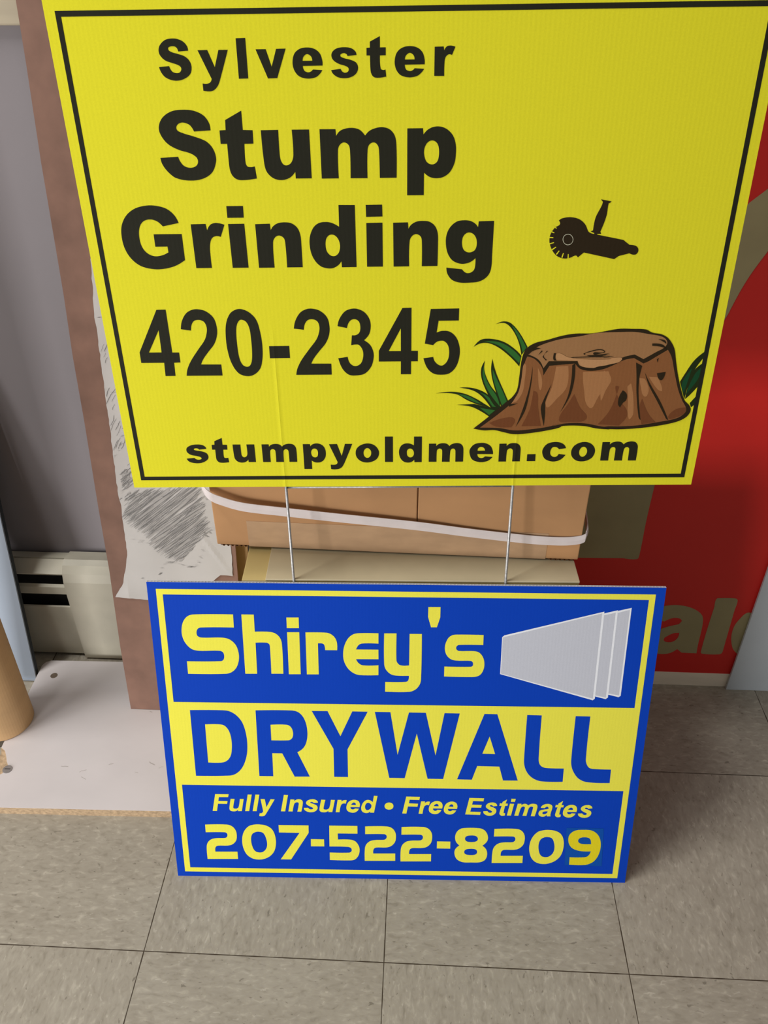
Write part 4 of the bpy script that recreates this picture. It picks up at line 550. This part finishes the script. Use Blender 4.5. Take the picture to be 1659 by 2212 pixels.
# ------------------------------------------------------------------ carton on top
YAW = math.radians(-1.3)
ct = thing('carton', 'brown cardboard carton with taped flaps resting on the beige box', 'carton', (0.3055, 0.280, ZT + 0.0035), (0, 0, YAW))
bw = 0.2210
bm = box_bm(-bw, bw, 0.0035, 0.137, 0.0, 0.40, 0.003)
obj('carton_body', bm, M_BOX, ct)
sx = 0.0255
for x0, x1 in ((-bw, sx - 0.0006), (sx + 0.0006, bw)):
    obj('flap', box_bm(x0, x1, 0, 0.0034, -0.0008, 0.398, 0.0012), M_BOX, ct)
bm = bmesh.new(); add_box(bm, -0.181, 0.182, -0.0004, 0.0, -0.0012, 0.037); add_box(bm, -0.181, 0.182, -0.0004, 0.05, -0.0016, -0.0010)
o = obj('packing_tape', bm, M_TAPE, ct); o['label'] = 'wide strip of shiny tape over the bottom edge'
for a, b in ((-bw + 0.004, -0.184), (0.185, bw - 0.004)):
    bm = bmesh.new()
    n = int((b - a) / 0.0011); prev = None
    for i in range(n + 1):
        x = a + (b - a) * i / n; z = -0.0021 + 0.0011 * math.sin(i * math.pi / 2.5)
        cur = [bm.verts.new((x, y, zz)) for y, zz in ((0.0006, z), (0.0006, z - 0.0005), (0.03, z - 0.0005), (0.03, z))]
        if prev:
            for q in range(4): bm.faces.new((prev[q], prev[(q + 1) % 4], cur[(q + 1) % 4], cur[q]))
        prev = cur
    obj('corrugated_edge', bm, M_BOXIN, ct)

# ------------------------------------------------------------------ loose white strap round the carton
front = [Vector(p) for p in STRAP]
path = []
zl, zr = front[0].z, front[-1].z
for a in (90, 60, 30): path.append(Vector((0.0885 - 0.012 * math.sin(math.radians(a)), 0.290 - 0.016 * math.cos(math.radians(a)), zl + 0.009 * math.sin(math.radians(a)))))
path += front
for a in (30, 60, 90): path.append(Vector((0.5275 + 0.006 * math.sin(math.radians(a)), 0.286 - 0.013 * math.cos(math.radians(a)), zr + 0.006 * math.sin(math.radians(a)))))
path += [Vector((0.5350, 0.35, zr + 0.02)), Vector((0.5355, 0.405, zr + 0.035)), Vector((0.530, 0.422, zr + 0.04)), Vector((0.49, 0.4265, zr + 0.045)),
         Vector((0.30, 0.4295, 0.53)), Vector((0.12, 0.4335, zl + 0.012)), Vector((0.086, 0.430, zl + 0.012)), Vector((0.0775, 0.415, zl + 0.012)), Vector((0.0765, 0.35, zl + 0.011))]
def smooth_closed(P, sub):
    out = []; n = len(P)
    for i in range(n):
        p0, p1, p2, p3 = P[i - 1], P[i], P[(i + 1) % n], P[(i + 2) % n]
        for k in range(sub):
            t = k / sub
            out.append(0.5 * (2 * p1 + (p2 - p0) * t + (2 * p0 - 5 * p1 + 4 * p2 - p3) * t * t + (3 * p1 - p0 - 3 * p2 + p3) * t ** 3))
    return out
sp_ = smooth_closed(path, 5)
bm = bmesh.new(); rings = []
n = len(sp_)
for i, p in enumerate(sp_):
    d = (sp_[(i + 1) % n] - sp_[i - 1]); d.z = 0; d.normalize()
    nn = Vector((d.y, -d.x, 0))
    tilt = 0.0006
    rings.append([bm.verts.new(p + nn * q + Vector((0, 0, w))) for q, w in ((0.0004, -0.0062), (0.0004 + tilt, 0), (0.0004, 0.0062), (-0.0004, 0.0062), (-0.0004, -0.0062))])
for i in range(n):
    a, b = rings[i], rings[(i + 1) % n]
    for q in range(5): bm.faces.new((a[q], a[(q + 1) % 5], b[(q + 1) % 5], b[q]))
o = obj('packing_strap', bm, M_STRAP)
tag(o, 'loose white plastic packing strap slung around the brown carton', 'strap')

# ------------------------------------------------------------------ red sign board behind, at the right
rd = thing('red_sign_board', 'large red board with tan lettering standing against the wall at right', 'sign board', (0.9, 0.49, 0))
bm = bmesh.new(); add_box(bm, -0.39, 0.75, -0.0028, 0.008, 0.030, 1.5)
obj('board', bm, M_RED, rd)
bm = bmesh.new(); add_box(bm, -0.39, 0.75, -0.0034, 0.010, 0.0, 0.0302)
o = obj('bottom_strip', bm, M_STRIP, rd); o['label'] = 'off white strip along the bottom'
for g_ in RED:
    flat_obj('lettering', [g_], lambda u, v: Vector((u - 0.9, -0.0031, v)), M_TAN, rd, Vector((0, -1, 0)))
o = obj('metal_sheet', box_bm(0, 0.42, 0, 0.0045, 0, 1.3, 0.0006), M_GREY)
o.location = (0.866, 0.4795, 0)
tag(o, 'flat grey metal sheet standing in front of the red board at far right', 'metal sheet')

# ------------------------------------------------------------------ corrugated plastic signs
def frame_matrix(o, X, Y):
    X = Vector(X).normalized(); Y = Vector(Y); Y = (Y - X * Y.dot(X)).normalized(); Z = X.cross(Y)
    return Matrix(((X.x, Y.x, Z.x, o[0]), (X.y, Y.y, Z.y, o[1]), (X.z, Y.z, Z.z, o[2]), (0, 0, 0, 1)))
# sign space: x across, y up the sign, z towards the viewer; the printed face is z = 0
def panel_mesh(w, h, m, parent):
    bm = bmesh.new()
    add_box(bm, 0, w, 0, h, -0.0006, 0, 0)
    for f in bm.faces:
        f.material_index = 1
    bm.normal_update()
    for f in bm.faces:
        f.material_index = 0 if f.calc_center_median().z > -0.0001 else 1
    add_box(bm, 0, w, 0, h, -0.004, -0.0035, 1)
    n = int(w / 0.004)
    for i in range(n + 1):
        u = min(i * w / n, w - 0.0005)
        add_box(bm, u, u + 0.0005, 0, h, -0.0035, -0.0006, 1)
    me = bpy.data.meshes.new('panel')
    bmesh.ops.recalc_face_normals(bm, faces=bm.faces[:])
    bm.to_mesh(me); bm.free()
    return link('panel', me, [m, M_CORO], parent)
def at(z): return lambda u, v: Vector((u, v, z))
VZ = Vector((0, 0, 1))
def ring_obj(name, outer, inner, z, m, parent):
    bm = bmesh.new(); fill(bm, [rect_loop(*outer), rect_loop(*inner)], at(z))
    bm.normal_update()
    for f in bm.faces:
        if f.normal.z < 0: f.normal_flip()
    me = bpy.data.meshes.new(name); bm.to_mesh(me); bm.free()
    return link(name, me, m, parent)

# yellow sign
MY = frame_matrix(PY_O, PY_X, PY_Y)
ys = thing('yard_sign', 'yellow stump grinding yard sign on a wire stake, above the blue sign', 'sign')
ys.matrix_world = MY
HY = 0.4575
panel_mesh(0.6096, HY, M_YEL, ys)
ring_obj('border_line', (0.0091, 0.0091, 0.6006, 0.4482), (0.0136, 0.0135, 0.5960, 0.4440), 0.00015, M_INK, ys)
for w in ('Sylvester', 'Stump', 'Grinding', 'phone', 'web'):
    flat_obj('lettering', LETTERS[w], at(0.0002), M_INK, ys, VZ)
def art(name, layers, parent, z0, dz):
    """printed picture: coloured patches, one above the other by a hair"""
    bm = bmesh.new(); mats = []; slot = {}
    for i, (c, g_) in enumerate(layers):
        if c not in slot: slot[c] = len(mats); mats.append(ARTMAT[c])
        fill(bm, [outline(l) for l in g_], at(z0 + i * dz), slot[c])
    bm.normal_update()
    for f in bm.faces:
        if f.normal.z < 0: f.normal_flip()
    me = bpy.data.meshes.new(name); bm.to_mesh(me); bm.free()
    return link(name, me, mats, parent)
LE = [l for l in STUMP if l[0].startswith('leaf')]; ST = [l for l in STUMP if not l[0].startswith('leaf')]
for k_, side in ((0, 'left'), (1, 'right')):
    part_ = [l for l in LE if (float(l[1][0].split(',')[0]) > 520) == bool(k_)]
    o = art('grass_print', part_, ys, 0.00016, 0.000012); o['label'] = 'printed green grass blades at the %s of the stump' % side
o = art('stump_print', ST, ys, 0.00046, 0.000012); o['label'] = 'printed cartoon tree stump'
o = art('grinder_print', GRINDER, ys, 0.0002, 0.00001); o['label'] = 'printed black hand grinder'
# wire stake
W0, W1 = 0.1671, 0.4163
zc = -0.00205
bm = bmesh.new()
for w in (W0, W1):
    add_tube(bm, [(w, 0.20, zc), (w, -0.20, zc), (w, -0.5545, zc)], 0.0016)
st = obj('wire_stake', bm, M_WIRE, ys, smooth=True)
bm = bmesh.new(); add_tube(bm, [(W0, -0.003, zc - 0.002), (W1, -0.0025, zc - 0.002)], 0.0014)
obj('cross_wire', bm, M_WIRE, ys, smooth=True)
bm = bmesh.new(); add_tube(bm, [(W0, -0.27, zc - 0.002), (W1, -0.27, zc - 0.002)], 0.0014)
obj('cross_wire', bm, M_WIRE, ys, smooth=True)

# blue sign
MB_ = frame_matrix(PB_O, PB_X, PB_Y)
bs = thing('yard_sign', 'blue and yellow drywall yard sign leaning on the floor in front', 'sign')
bs.matrix_world = MB_
HB = 0.4451
panel_mesh(0.6096, HB, M_BLUE, bs)
ring_obj('border_line', (0.0104, 0.0080, 0.5984, 0.4361), (0.0180, 0.0152, 0.5911, 0.4289), 0.00015, M_BYEL, bs)
bm = bmesh.new(); fill(bm, [rect_loop(0.0175, 0.1531, 0.5915, 0.2796)], at(0.00018))
bm.normal_update()
for f in bm.faces:
    if f.normal.z < 0: f.normal_flip()
me = bpy.data.meshes.new('yellow_band'); bm.to_mesh(me); bm.free()
link('yellow_band', me, M_BYEL, bs)
flat_obj('lettering', LETTERS['shirey'], at(0.0002), M_BYEL, bs, VZ)
flat_obj('lettering', LETTERS['drywall'], at(0.00025), M_BLUE, bs, VZ)
flat_obj('lettering', LETTERS['fully'], at(0.0002), M_BYEL, bs, VZ)
flat_obj('lettering', LETTERS['num'], at(0.0002), M_BYEL, bs, VZ)
o = flat_obj('number_sticker', [[PATCH]], at(0.00022), M_PATCH, bs, VZ); o['label'] = 'slightly paler blue sticker carrying the last digit'
flat_obj('lettering', LETTERS['nine'], at(0.0003), M_NYEL, o, VZ)
o = art('drywall_emblem', EMBLEM, bs, 0.0002, 0.00003); o['label'] = 'printed stack of grey wall boards'
